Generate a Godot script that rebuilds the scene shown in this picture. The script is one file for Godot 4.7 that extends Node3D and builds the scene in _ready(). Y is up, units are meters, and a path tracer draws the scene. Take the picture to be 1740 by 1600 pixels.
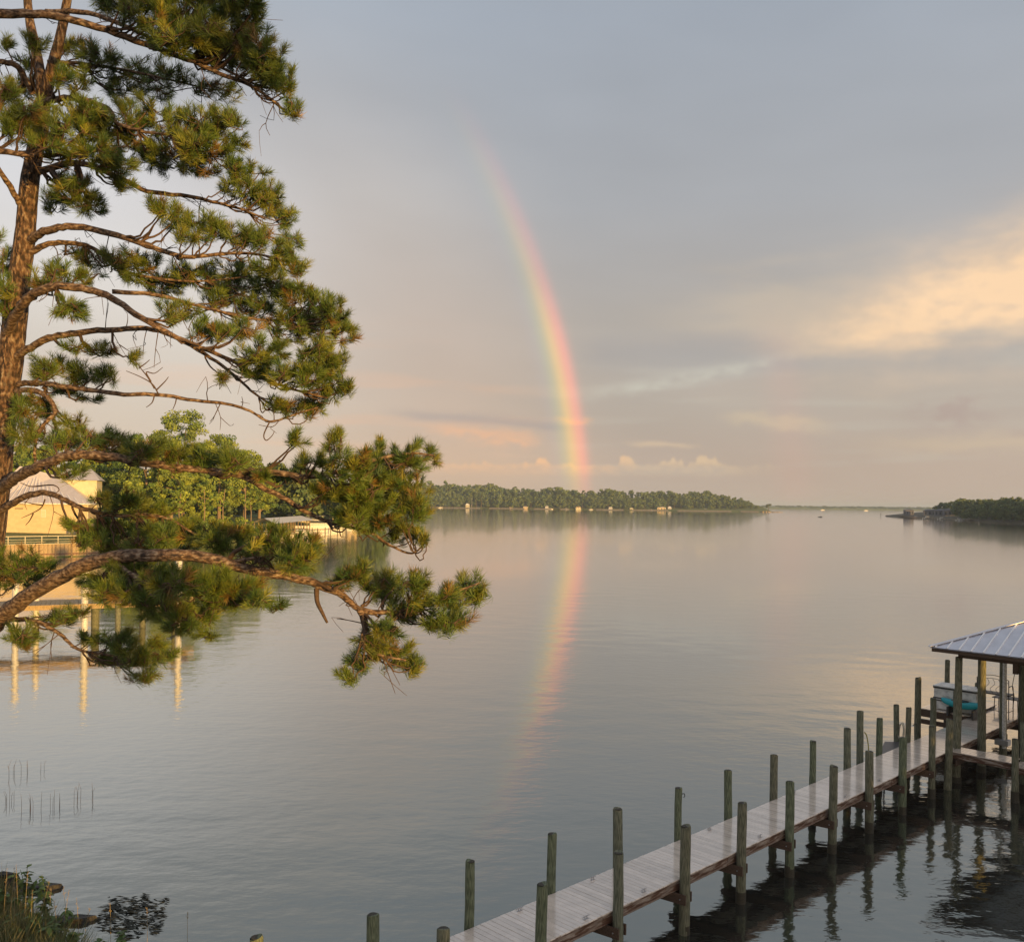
extends Node3D
# A bay at sundown seen from a high balcony: pine, dock with boathouse, far shores, rainbow.
# x right, y up, -z away from the viewer; the water is y = 0 and the eye stands 10 m above it.

const EYE := 10.0
const DECK := 1.25
const FOC := 1560.0
const ROLL := 0.0125
const SUN_TO := Vector3(-0.6066, -0.048, -0.7935)      # the way sunlight travels

var rng := RandomNumberGenerator.new()
var M := {}
var used := {}

# ---------------------------------------------------------------- shapes
class Geo:
	var v := PackedVector3Array()
	var n := PackedVector3Array()
	var c := PackedColorArray()
	var ix := PackedInt32Array()
	var col := Color(1, 1, 1)
	func vert(p: Vector3, nn: Vector3) -> int:
		v.append(p); n.append(nn); c.append(col)
		return v.size() - 1
	func face(a: Vector3, b: Vector3, d: Vector3, out: Vector3) -> void:
		var nn := (d - a).cross(b - a)
		if nn.dot(out) < 0.0:
			var t := b
			b = d
			d = t
			nn = -nn
		nn = nn.normalized()
		var i := vert(a, nn)
		vert(b, nn); vert(d, nn)
		ix.append(i); ix.append(i + 1); ix.append(i + 2)
	func quad(a: Vector3, b: Vector3, d: Vector3, e: Vector3, out: Vector3) -> void:
		face(a, b, d, out); face(a, d, e, out)
	func box(t: Transform3D, s: Vector3, ch := 0.0) -> void:
		var h := s * 0.5
		ch = minf(ch, minf(h.x, minf(h.y, h.z)) * 0.8)
		if ch <= 0.0:
			for ax in 3:
				for sg in [-1.0, 1.0]:
					var o := Vector3.ZERO; o[ax] = sg
					var u := Vector3.ZERO; u[(ax + 1) % 3] = h[(ax + 1) % 3]
					var w := Vector3.ZERO; w[(ax + 2) % 3] = h[(ax + 2) % 3]
					var q := o * h[ax]
					quad(t * (q + u + w), t * (q + u - w), t * (q - u - w), t * (q - u + w), t.basis * o)
			return
		var k := h - Vector3.ONE * ch
		for ax in 3:
			var a1 := (ax + 1) % 3
			var a2 := (ax + 2) % 3
			for sg in [-1.0, 1.0]:
				var o := Vector3.ZERO; o[ax] = sg
				var u := Vector3.ZERO; u[a1] = k[a1]
				var w := Vector3.ZERO; w[a2] = k[a2]
				var q := o * h[ax]
				quad(t * (q + u + w), t * (q + u - w), t * (q - u - w), t * (q - u + w), t.basis * o)
				for sh in [-1.0, 1.0]:
					var e := Vector3.ZERO; e[ax] = sg * h[ax]; e[a1] = sh * k[a1]
					var f := Vector3.ZERO; f[ax] = sg * k[ax]; f[a1] = sh * h[a1]
					var oo := Vector3.ZERO; oo[ax] = sg; oo[a1] = sh
					quad(t * (e + w), t * (e - w), t * (f - w), t * (f + w), t.basis * oo)
		for sx in [-1.0, 1.0]:
			for sy in [-1.0, 1.0]:
				for sz in [-1.0, 1.0]:
					face(t * Vector3(sx * h.x, sy * k.y, sz * k.z), t * Vector3(sx * k.x, sy * h.y, sz * k.z), t * Vector3(sx * k.x, sy * k.y, sz * h.z), t.basis * Vector3(sx, sy, sz))
	func bar(a: Vector3, b: Vector3, w: float, hh: float, ch := 0.0, up := Vector3.UP) -> void:
		var d := (b - a)
		var z := d.normalized()
		var x := up.cross(z)
		if x.length() < 0.01:
			x = Vector3.RIGHT.cross(z)
		x = x.normalized()
		box(Transform3D(Basis(x, z.cross(x), z), (a + b) * 0.5), Vector3(w, hh, d.length()), ch)
	func tube(p: PackedVector3Array, r: PackedFloat32Array, sides: int, caps := true, rough := 0.0) -> void:
		var m := p.size()
		var x := Vector3.ZERO
		var first := v.size()
		for i in m:
			var d := (p[mini(i + 1, m - 1)] - p[maxi(i - 1, 0)]).normalized()
			if i == 0:
				x = d.cross(Vector3.UP) if absf(d.y) < 0.95 else d.cross(Vector3.RIGHT)
			x = (x - d * x.dot(d)).normalized()
			var y := d.cross(x)
			for k in sides:
				var a := TAU * k / sides
				var o := x * cos(a) + y * sin(a)
				var rr := r[i]
				if rough > 0.0:
					rr *= 1.0 + rough * sin(k * 2.7 + i * 1.9 + p[i].x * 3.0) * cos(i * 0.83 + k * 1.3)
				vert(p[i] + o * rr, o)
		for i in m - 1:
			for k in sides:
				var a := first + i * sides + k
				var b := first + i * sides + (k + 1) % sides
				ix.append(a); ix.append(a + sides); ix.append(b)
				ix.append(b); ix.append(a + sides); ix.append(b + sides)
		if caps:
			for e in [0, m - 1]:
				var o2 := (p[0] - p[1]).normalized() if e == 0 else (p[m - 1] - p[m - 2]).normalized()
				for k in range(1, sides - 1):
					face(v[first + e * sides], v[first + e * sides + k], v[first + e * sides + k + 1], o2)
	func mesh() -> ArrayMesh:
		var a := []
		a.resize(Mesh.ARRAY_MAX)
		a[Mesh.ARRAY_VERTEX] = v; a[Mesh.ARRAY_NORMAL] = n; a[Mesh.ARRAY_COLOR] = c; a[Mesh.ARRAY_INDEX] = ix
		var m := ArrayMesh.new()
		m.add_surface_from_arrays(Mesh.PRIMITIVE_TRIANGLES, a)
		return m

func line(a: Vector3, b: Vector3) -> PackedVector3Array: return PackedVector3Array([a, b])
func radii(a: float, b: float, m := 2) -> PackedFloat32Array:
	var r := PackedFloat32Array()
	for i in m: r.append(lerpf(a, b, float(i) / maxi(m - 1, 1)))
	return r
func smooth(p: PackedVector3Array, per: int) -> PackedVector3Array:
	var o := PackedVector3Array()
	for i in p.size() - 1:
		var a := p[maxi(i - 1, 0)]
		var d := p[mini(i + 2, p.size() - 1)]
		for k in per: o.append(p[i].cubic_interpolate(p[i + 1], a, d, float(k) / per))
	o.append(p[p.size() - 1])
	return o

# ---------------------------------------------------------------- naming
func numbered(called: String, parent: Node) -> String:
	var key := str(parent.get_instance_id()) + called
	var k: int = used.get(key, 0)
	used[key] = k + 1
	return called if k == 0 else "%s_%03d" % [called, k]
func tag(o: Node3D, label: String, category: String, group := "") -> void:
	o.set_meta("label", label); o.set_meta("category", category)
	if group: o.set_meta("group", group)
func thing(called: String, label: String, category: String, at := Vector3.ZERO, turn := 0.0, group := "") -> Node3D:
	var o := Node3D.new()
	o.name = numbered(called, self); o.position = at; o.rotation.y = turn
	add_child(o, true)
	tag(o, label, category, group)
	return o
func part(called: String, g: Variant, m: Material, parent: Node = self) -> MeshInstance3D:
	var o := MeshInstance3D.new()
	o.name = numbered(called, parent)
	o.mesh = g.mesh() if g is Geo else g
	o.material_override = m
	parent.add_child(o, true)
	return o
func setting(called: String, g: Variant, m: Material) -> MeshInstance3D:
	var o := part(called, g, m)
	o.set_meta("kind", "structure")
	return o
func dup(o: Node3D, called: String, label: String, at: Vector3, turn: float, group := "", size := 1.0) -> Node3D:
	var r: Node3D = o.duplicate()
	r.name = numbered(called, self)
	add_child(r, true)
	r.transform = Transform3D(Basis(Vector3.UP, turn).scaled(Vector3.ONE * size), at)
	r.set_meta("label", label)
	if group: r.set_meta("group", group)
	return r
func scatter(called: String, me: Mesh, mat: Material, ts: Array, cols: Array, parent: Node) -> MultiMeshInstance3D:
	var mm := MultiMesh.new()
	mm.transform_format = MultiMesh.TRANSFORM_3D
	mm.use_colors = true
	mm.mesh = me
	mm.instance_count = ts.size()
	for i in ts.size():
		mm.set_instance_transform(i, ts[i])
		mm.set_instance_color(i, cols[i])
	var o := MultiMeshInstance3D.new()
	o.name = numbered(called, parent)
	o.multimesh = mm
	o.material_override = mat
	o.set_meta("kind", "stuff")
	parent.add_child(o, true)
	return o

# ---------------------------------------------------------------- places
# where a sight line measured on the photograph's own grid reaches a given distance, or a given height
func P(px: float, py: float, z: float) -> Vector3:
	var u := px - 870.0
	var w := py - 855.0
	return Vector3((u * cos(ROLL) + w * sin(ROLL)) / FOC * z, EYE - (w * cos(ROLL) - u * sin(ROLL)) / FOC * z, -z)
func G(px: float, py: float, h := 0.0) -> Vector3:
	var d := P(px, py, 1.0) - Vector3(0, EYE, 0)
	var k := (h - EYE) / d.y
	return Vector3(d.x * k, h, d.z * k)
# along the dock t, across it n (towards the viewer's right hand), height h
const DO := Vector3(-0.76, 0, -18.86)
const DT := Vector3(0.71385, 0, -0.7003)
const DN := Vector3(0.7003, 0, 0.71385)
func D(t: float, n: float, h: float) -> Vector3: return DO + DT * t + DN * n + Vector3(0, h, 0)
func DX(t: float, n: float, h: float) -> Transform3D: return Transform3D(Basis(DN, Vector3.UP, -DT), D(t, n, h))   # x across, z towards the shore

func R(a: float, b: float) -> float: return rng.randf_range(a, b)
func lin(r: float, g: float, b: float) -> Color: return Color(r, g, b).linear_to_srgb()
func dirv() -> Vector3:
	var z := R(-1, 1)
	var a := R(0, TAU)
	return Vector3(sqrt(1 - z * z) * cos(a), z, sqrt(1 - z * z) * sin(a))

# ---------------------------------------------------------------- materials
func noise(seed_: int, freq: float, oct := 4, kind := FastNoiseLite.TYPE_SIMPLEX_SMOOTH) -> FastNoiseLite:
	var f := FastNoiseLite.new()
	f.seed = seed_; f.frequency = freq; f.noise_type = kind
	f.fractal_type = FastNoiseLite.FRACTAL_FBM; f.fractal_octaves = oct
	return f
func tex(seed_: int, stops: Array, freq := 0.02, oct := 5, size := 512, sx := 1.0, sy := 1.0, kind := FastNoiseLite.TYPE_SIMPLEX_SMOOTH) -> ImageTexture:
	# seamless noise through a colour ramp of linear colours; sx, sy squeeze the grain
	var f := noise(seed_, freq, oct, kind)
	var im := f.get_seamless_image(int(size * sx), int(size * sy))
	im.resize(size, size, Image.INTERPOLATE_CUBIC)
	var g := Gradient.new()
	var offs := PackedFloat32Array()
	var cs := PackedColorArray()
	for s in stops:
		offs.append(s[0]); cs.append((s[1] as Color).linear_to_srgb())
	g.offsets = offs; g.colors = cs
	var lut := []
	for i in 256: lut.append(g.sample(i / 255.0))
	var o := Image.create_empty(size, size, false, Image.FORMAT_RGB8)
	for y in size:
		for x in size:
			o.set_pixel(x, y, lut[int(clampf(im.get_pixel(x, y).r, 0, 1) * 255.0)])
	return ImageTexture.create_from_image(o)
func mat(albedo: Color, rough := 0.8, t: Texture2D = null, scale := Vector3.ONE, world := true) -> StandardMaterial3D:
	var m := StandardMaterial3D.new()
	m.albedo_color = albedo.linear_to_srgb()
	m.roughness = rough
	if t:
		m.albedo_texture = t
		m.uv1_triplanar = true
		m.uv1_world_triplanar = world
		m.uv1_scale = scale
	return m
func relief(m: StandardMaterial3D, t: Texture2D, cm: float) -> StandardMaterial3D:
	m.heightmap_enabled = true; m.heightmap_texture = t; m.heightmap_scale = cm
	return m
func C(r: float, g: float, b: float) -> Color: return Color(r, g, b)

func make_materials() -> void:
	var grain := tex(3, [[0.2, C(.35, .35, .35)], [0.5, C(.8, .8, .8)], [0.75, C(1, 1, 1)]], 0.03, 5, 512, 4.0, 0.5)
	var blotch := tex(4, [[0.3, C(.55, .55, .55)], [0.5, C(.85, .85, .85)], [0.7, C(1, 1, 1)]], 0.012, 5)
	var barkc := tex(5, [[0.28, C(.024, .017, .013)], [0.41, C(.08, .052, .037)], [0.53, C(.165, .105, .07)], [0.66, C(.24, .165, .115)], [0.78, C(.36, .32, .26)]], 0.018, 5, 512, 1.5, 0.6)
	M.bark = relief(mat(C(.72, .66, .62), 0.9, barkc, Vector3(1.3, 1.3, 1.3)), barkc, 5.0)
	M.bark_limb = relief(mat(C(.74, .70, .66), 0.9, tex(15, [[0.28, C(.03, .02, .015)], [0.40, C(.10, .065, .045)], [0.52, C(.21, .135, .09)], [0.64, C(.31, .225, .16)], [0.78, C(.46, .41, .33)]], 0.022, 5, 512, 1.0, 1.0), Vector3(.9, 2.0, 2.0)), blotch, 3.0)
	M.twig = mat(C(.095, .06, .04), 0.9, blotch, Vector3(3, 3, 3))
	M.needle = StandardMaterial3D.new()
	M.needle.vertex_color_use_as_albedo = true
	M.needle.roughness = 0.55
	M.needle.backlight_enabled = true
	M.needle.backlight = Color(.28, .34, .1)
	M.leaf = StandardMaterial3D.new()
	M.leaf.vertex_color_use_as_albedo = true
	M.leaf.roughness = 0.7
	M.leaf.backlight_enabled = true
	M.leaf.backlight = Color(.35, .4, .15)
	var postc := tex(6, [[0.2, C(.04, .048, .034)], [0.45, C(.11, .125, .085)], [0.6, C(.165, .175, .125)], [0.78, C(.24, .235, .18)]], 0.02, 5, 512, 4.0, 0.35)
	M.post = relief(mat(C(1, 1, 1), 0.85, postc, Vector3(1.2, 0.8, 1.2)), grain, 1.2)
	M.post_green = M.post.duplicate(); M.post_green.albedo_color = lin(.88, .98, .86)
	M.post_grey = M.post.duplicate(); M.post_grey.albedo_color = lin(1.0, .93, .88)
	M.post_cap = mat(C(.06, .055, .045), 0.9, blotch, Vector3(4, 4, 4))
	M.tide = mat(C(.045, .038, .025), 0.7, blotch, Vector3(3, 3, 3))
	M.stringer = relief(mat(C(.8, .76, .74), 0.75, tex(7, [[0.25, C(.075, .035, .022)], [0.48, C(.15, .08, .05)], [0.56, C(.20, .13, .09)], [0.6, C(.36, .32, .28)], [0.8, C(.42, .38, .34)]], 0.012, 5, 512, 0.6, 2.2), Vector3(.55, .9, .55)), grain, 0.6)
	M.beam = relief(mat(C(.10, .062, .043), 0.8, grain, Vector3(.6, 2.5, .6)), grain, 0.5)
	var soft := tex(14, [[0.2, C(.86, .86, .86)], [0.8, C(1, 1, 1)]], 0.01, 4)
	M.planks = []
	for k in 4:
		var tone := [1.0, .92, 1.05, .85][k] as float
		var pm := mat(C(.75, .645, .555) * tone, 0.16, soft, Vector3(.5, .5, .5))
		pm.metallic_specular = 0.7
		pm.clearcoat_enabled = true
		pm.clearcoat = 0.8
		pm.clearcoat_roughness = 0.10
		M.planks.append(relief(pm, grain, 0.03))
	M.metal_roof = mat(C(.72, .72, .78), 0.25, soft, Vector3(.4, .4, .4))
	M.metal_roof.metallic = 0.55
	M.seam = mat(C(.85, .85, .86), 0.25); M.seam.metallic = 0.3  # paler than the sheets: sky gleam on the ribs put into the colour
	M.iron = mat(C(.03, .03, .033), 0.45); M.iron.metallic = 0.4
	M.steel = mat(C(.45, .45, .46), 0.35); M.steel.metallic = 0.8
	M.pvc = mat(C(.62, .62, .60), 0.45, blotch, Vector3(2, 2, 2))
	M.white = mat(C(.74, .73, .70), 0.4, blotch, Vector3(.5, .5, .5))
	M.trim = mat(C(.04, .04, .045), 0.4)
	M.teal = mat(C(.02, .36, .42), 0.42)
	M.rope = mat(C(.62, .58, .48), 0.9)
	M.straw = mat(C(.26, .20, .11), 0.9)
	M.line_dark = mat(C(.05, .06, .05), 0.8)
	M.cream = mat(C(.52, .42, .27), 0.85, soft, Vector3(.2, .2, .2))
	M.cream_pale = mat(C(.54, .50, .36), 0.85, soft, Vector3(.2, .2, .2))
	M.slate = mat(C(.58, .54, .53), 0.4, soft, Vector3(.2, .2, .2)); M.slate.metallic = 0.3
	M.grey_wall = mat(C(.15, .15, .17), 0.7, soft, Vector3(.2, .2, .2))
	M.glass = mat(C(.05, .06, .07), 0.08)
	M.fresh_wood = mat(C(.44, .33, .19), 0.85, grain, Vector3(.5, .2, .5))
	M.lawn = mat(C(1, 1, 1), 0.95, tex(8, [[0.3, C(.06, .09, .02)], [0.6, C(.13, .15, .035)], [0.8, C(.2, .19, .07)]], 0.03, 5), Vector3(.08, .08, .08))
	M.soil = relief(mat(C(1, 1, 1), 0.95, tex(9, [[0.3, C(.035, .03, .02)], [0.55, C(.09, .08, .05)], [0.8, C(.17, .15, .10)]], 0.03, 5), Vector3(.5, .5, .5)), blotch, 3.0)
	M.sand = mat(C(.36, .28, .18), 0.95, blotch, Vector3(.05, .05, .05))
	M.rock = relief(mat(C(.014, .012, .010), 0.6, blotch, Vector3(1.4, 1.4, 1.4)), blotch, 4.0)
	M.trunk_pale = mat(C(.27, .20, .13), 0.9, blotch, Vector3(.6, .6, .6))
	M.trunk_far = mat(C(.13, .09, .06), 0.9)
	M.tile = mat(C(.22, .12, .08), 0.8, blotch, Vector3(.3, .3, .3))
	# water: murky body under a clean surface, with fine ripples finer than the modelled waves
	var f := noise(21, 0.02, 4)
	var rip := f.get_seamless_image(512, 512)
	rip.convert(Image.FORMAT_RGBA8)
	rip.bump_map_to_normal_map(5.0)
	M.water = StandardMaterial3D.new()
	M.water.albedo_color = lin(.255, .272, .245)
	M.water.metallic = 0.94
	M.water.clearcoat_enabled = true
	M.water.clearcoat = 0.55
	M.water.clearcoat_roughness = 0.05
	M.water.roughness = 0.05
	M.water.metallic_specular = 0.5
	M.water.normal_enabled = true
	M.water.normal_texture = ImageTexture.create_from_image(rip)
	M.water.normal_scale = 0.12
	M.water.uv1_triplanar = true
	M.water.uv1_world_triplanar = true
	M.water.uv1_scale = Vector3(.09, .17, .17)

# ---------------------------------------------------------------- the sky
func make_sky() -> PanoramaSkyMaterial:
	var W := 4096
	var H := 2048
	var buf := PackedFloat32Array()
	buf.resize(W * H * 3)
	var na := noise(31, 0.05, 4)
	var nb := noise(32, 0.16, 5)
	var nc := noise(33, 0.9, 4)
	var anti := -SUN_TO.normalized() * -1.0
	anti = Vector3(-0.6066, -0.044, -0.7935).normalized()
	var s := func(r: float, g: float, b: float) -> Color: return Color(r / 255.0, g / 255.0, b / 255.0).srgb_to_linear()
	# air colours by height, away from and inside the bow
	var hs := [0.0, 2.5, 6.0, 11.0, 18.0, 28.0, 50.0, 90.0]
	var outc := [s.call(193, 172, 156), s.call(193, 174, 158), s.call(186, 175, 163), s.call(179, 172, 165), s.call(171, 173, 177), s.call(161, 169, 180), s.call(161, 167, 177), s.call(160, 166, 177)]
	var inc := [s.call(207, 178, 152), s.call(213, 184, 159), s.call(205, 185, 168), s.call(198, 184, 173), s.call(192, 187, 184), s.call(173, 180, 190), s.call(168, 174, 184), s.call(160, 166, 177)]
	var deepc := [s.call(213, 192, 166), s.call(218, 198, 176), s.call(219, 206, 190), s.call(218, 211, 203), s.call(216, 216, 219), s.call(206, 212, 222), s.call(180, 187, 199), s.call(160, 166, 177)]
	var warm: Color = s.call(254, 217, 176)
	var peach: Color = s.call(246, 190, 150)
	var grey: Color = s.call(165, 166, 166)
	var pinkgrey: Color = s.call(178, 158, 150)
	var pale: Color = s.call(204, 200, 186)
	for y in H / 2 + 2:
		var el := 90.0 - (y + 0.5) / H * 180.0
		var e := maxf(el, 0.0)
		var k := 0
		while k < hs.size() - 2 and e > hs[k + 1]: k += 1
		var ft := clampf((e - hs[k]) / (hs[k + 1] - hs[k]), 0, 1)
		var co: Color = (outc[k] as Color).lerp(outc[k + 1], ft)
		var ci: Color = (inc[k] as Color).lerp(inc[k + 1], ft)
		var cd: Color = (deepc[k] as Color).lerp(deepc[k + 1], ft)
		var ce := cos(deg_to_rad(el))
		var se := sin(deg_to_rad(el))
		var low := el < 32.0
		var bowfade := smoothstep(25.5, 10.0, el) * (0.45 + 0.55 * smoothstep(1.2, 2.8, el)) * (0.55 + 0.45 * smoothstep(15.0, 9.0, el))
		var at := y * W * 3
		for x in W:
			var az := (x + 0.5) / W * 360.0
			if az > 180.0: az -= 360.0
			var ar := deg_to_rad(az)
			var dx := sin(ar) * ce
			var dz := -cos(ar) * ce
			var cs := dx * anti.x + se * anti.y + dz * anti.z
			var a := rad_to_deg(acos(clampf(cs, -1, 1)))
			var inside := smoothstep(46.0, 34.0, a)
			var deep := smoothstep(35.0, 20.0, a)
			var c := co.lerp(ci, inside).lerp(cd, deep)
			# broad unevenness of the rain cloud, everywhere
			var n1 := na.get_noise_2d(az * 0.55 + el * 0.35, el * 1.7)
			var shade := 1.0 + n1 * 0.10
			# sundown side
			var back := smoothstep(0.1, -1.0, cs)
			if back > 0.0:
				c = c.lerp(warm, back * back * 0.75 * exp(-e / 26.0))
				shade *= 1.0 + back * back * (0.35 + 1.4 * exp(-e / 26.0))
			if low:
				var n2 := nb.get_noise_2d(az * 0.5, el * 2.2)
				var n3 := nc.get_noise_2d(az * 0.55, el)
				# warm lit cloud low in the sky, with a grey edge beneath
				var tilt := el - (az - 24.0) * 0.20 - 11.0
				var m := smoothstep(8.0, 23.0, az) * exp(-pow((az - 34.0) / 19.0, 2.0)) * exp(-pow((tilt + n2 * 1.2) / (1.3 + (az - 10.0) * 0.085), 2.0))
				c = c.lerp(warm, clampf(m * (1.25 + n3 * 0.5 + n2 * 0.4), 0, 1) * 0.95)
				var m2 := exp(-pow((az - 15.5) / 5.5, 2.0)) * exp(-pow((el - 11.6 - (az - 15) * 0.15 + n2 * 2.5) / 2.0, 2.0))
				c = c.lerp(s.call(206, 190, 170) as Color, m2 * 0.55)
				var g := smoothstep(2.0, 16.0, az) * smoothstep(60.0, 30.0, az) * exp(-pow((el - 8.6 + n2 * 0.7) / 0.95, 2.0))
				c = c.lerp(grey, g * 0.6)
				var g2 := smoothstep(3.0, 6.0, az) * smoothstep(20.0, 10.0, az) * exp(-pow((el - 9.4 + n2 * 0.9) / 1.0, 2.0))
				c = c.lerp(s.call(163, 161, 162) as Color, g2 * 0.4)
				var wsp := smoothstep(2.0, 8.0, az) * smoothstep(18.5, 14.0, az) * exp(-pow((el - 7.4 - (az - 8) * 0.17 + n3 * 0.25) / 0.42, 2.0))
				c = c.lerp(pale, wsp * 0.5 * (0.8 + n3))
				# drifting streaks
				var st := clampf((nb.get_noise_2d(az * 0.28 + 40.0, el * 3.4) - 0.08) * 3.0, 0, 1) * smoothstep(12.0, 6.0, el) * smoothstep(0.5, 3.0, el)
				c = c.lerp(peach.lerp(pale, 1.0 - inside), st * 0.20)
				# orange streak left of the bow with grey above it
				var bx := smoothstep(-6.0, -3.2, az) * smoothstep(2.2, 0.6, az)
				var by := exp(-pow((el - 4.2 + (az + 1.0) * 0.10 + n2 * 0.8 + n3 * 0.5) / 0.46, 2.0)) * (0.75 + 0.5 * n3)
				c = c.lerp(peach, bx * by * 0.75)
				var gx := smoothstep(-9.0, -5.0, az) * smoothstep(4.5, 2.0, az)
				c = c.lerp(pinkgrey.lerp(grey, 0.5), gx * exp(-pow((el - 5.25 + (az + 2.0) * 0.06 + n2 * 0.4) / 0.30, 2.0)) * 0.55)
				var p2 := smoothstep(2.2, 3.4, az) * smoothstep(5.3, 4.4, az) * exp(-pow((el - 5.15 + n3 * 0.3) / 0.16, 2.0))
				c = c.lerp(peach, p2 * 0.5)
				var st2 := smoothstep(6.5, 8.5, az) * smoothstep(12.0, 10.0, az) * exp(-pow((el - 3.75 + (az - 9) * 0.03 + n3 * 0.15) / 0.14, 2.0))
				c = c.lerp(s.call(222, 196, 166) as Color, st2 * 0.7)
				var st3 := smoothstep(12.0, 14.5, az) * smoothstep(20.0, 17.0, az) * exp(-pow((el - 5.2 + (az - 15) * 0.12 + n3 * 0.4) / 0.38, 2.0))
				c = c.lerp(s.call(212, 192, 164) as Color, st3 * 0.6)
				var dk := exp(-pow((az - 25.6) / 1.9, 2.0)) * exp(-pow((el - 5.1 - absf(n3) * 0.8) / 0.7, 2.0)) + 0.6 * exp(-pow((az - 29.3) / 1.0, 2.0)) * exp(-pow((el - 4.0) / 0.35, 2.0))
				c = c.lerp(pinkgrey, clampf(dk * (0.9 + n3), 0, 1) * 0.6)
				var st4 := smoothstep(19.0, 26.0, az) * exp(-pow((el - 3.6 + n3 * 0.3 + n2 * 0.3) / 0.5, 2.0))
				c = c.lerp(s.call(212, 190, 162) as Color, st4 * 0.5)
				# row of little heaped clouds above the far trees
				if el < 4.2 and el > 1.2:
					var row := smoothstep(-9.0, -3.5, az) * smoothstep(17.5, 13.0, az)
					var top := 2.45 + 0.75 * maxf(0.0, nc.get_noise_2d(az * 0.42, 7.0) - 0.05) * 2.2 + 0.30 * maxf(0.0, nc.get_noise_2d(az * 1.3, 3.0))
					var body := smoothstep(top + 0.05, top - 0.16, el + n3 * 0.12) * smoothstep(1.55, 2.35, el)
					var cc: Color = (s.call(246, 196, 152) as Color).lerp(s.call(222, 194, 162), smoothstep(4.0, 9.0, az))
					c = c.lerp(cc, clampf(row * body * (0.35 + 0.9 * smoothstep(2.2, 3.0, el) + 0.35 * nc.get_noise_2d(az * 1.2, el * 2.0)), 0.0, 1.0))
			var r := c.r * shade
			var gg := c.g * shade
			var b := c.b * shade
			# the bow: drops light up at 42 degrees round the point opposite the sun
			if a > 36.0 and a < 46.0 and bowfade > 0.0:
				var er := exp(-pow((a - 42.05) / 0.42, 2.0))
				var ey := exp(-pow((a - 41.5) / 0.38, 2.0))
				var eg := exp(-pow((a - 40.98) / 0.38, 2.0))
				var eb := exp(-pow((a - 40.5) / 0.45, 2.0))
				r += bowfade * (0.37 * er + 0.25 * ey + 0.02 * eg)
				gg += bowfade * (0.02 * er + 0.135 * ey + 0.052 * eg + 0.008 * eb)
				b += bowfade * (0.00 * er - 0.04 * ey + 0.00 * eg + 0.02 * eb)
			if a > 50.0 and a < 59.0 and el < 13.0:
				r += 0.035 * exp(-pow((a - 54.6) / 1.2, 2.0)) * smoothstep(13.0, 7.0, el)
			buf[at] = r; buf[at + 1] = gg; buf[at + 2] = b
			at += 3
	var t0: int = (H / 2 + 1) * W * 3
	for y in range(H / 2 + 2, H):
		for x in W:
			var q := (y * W + x) * 3
			buf[q] = 0.16; buf[q + 1] = 0.15; buf[q + 2] = 0.14
	var im := Image.create_from_data(W, H, false, Image.FORMAT_RGBF, buf.to_byte_array())
	var pm := PanoramaSkyMaterial.new()
	pm.panorama = ImageTexture.create_from_image(im)
	return pm

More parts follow.
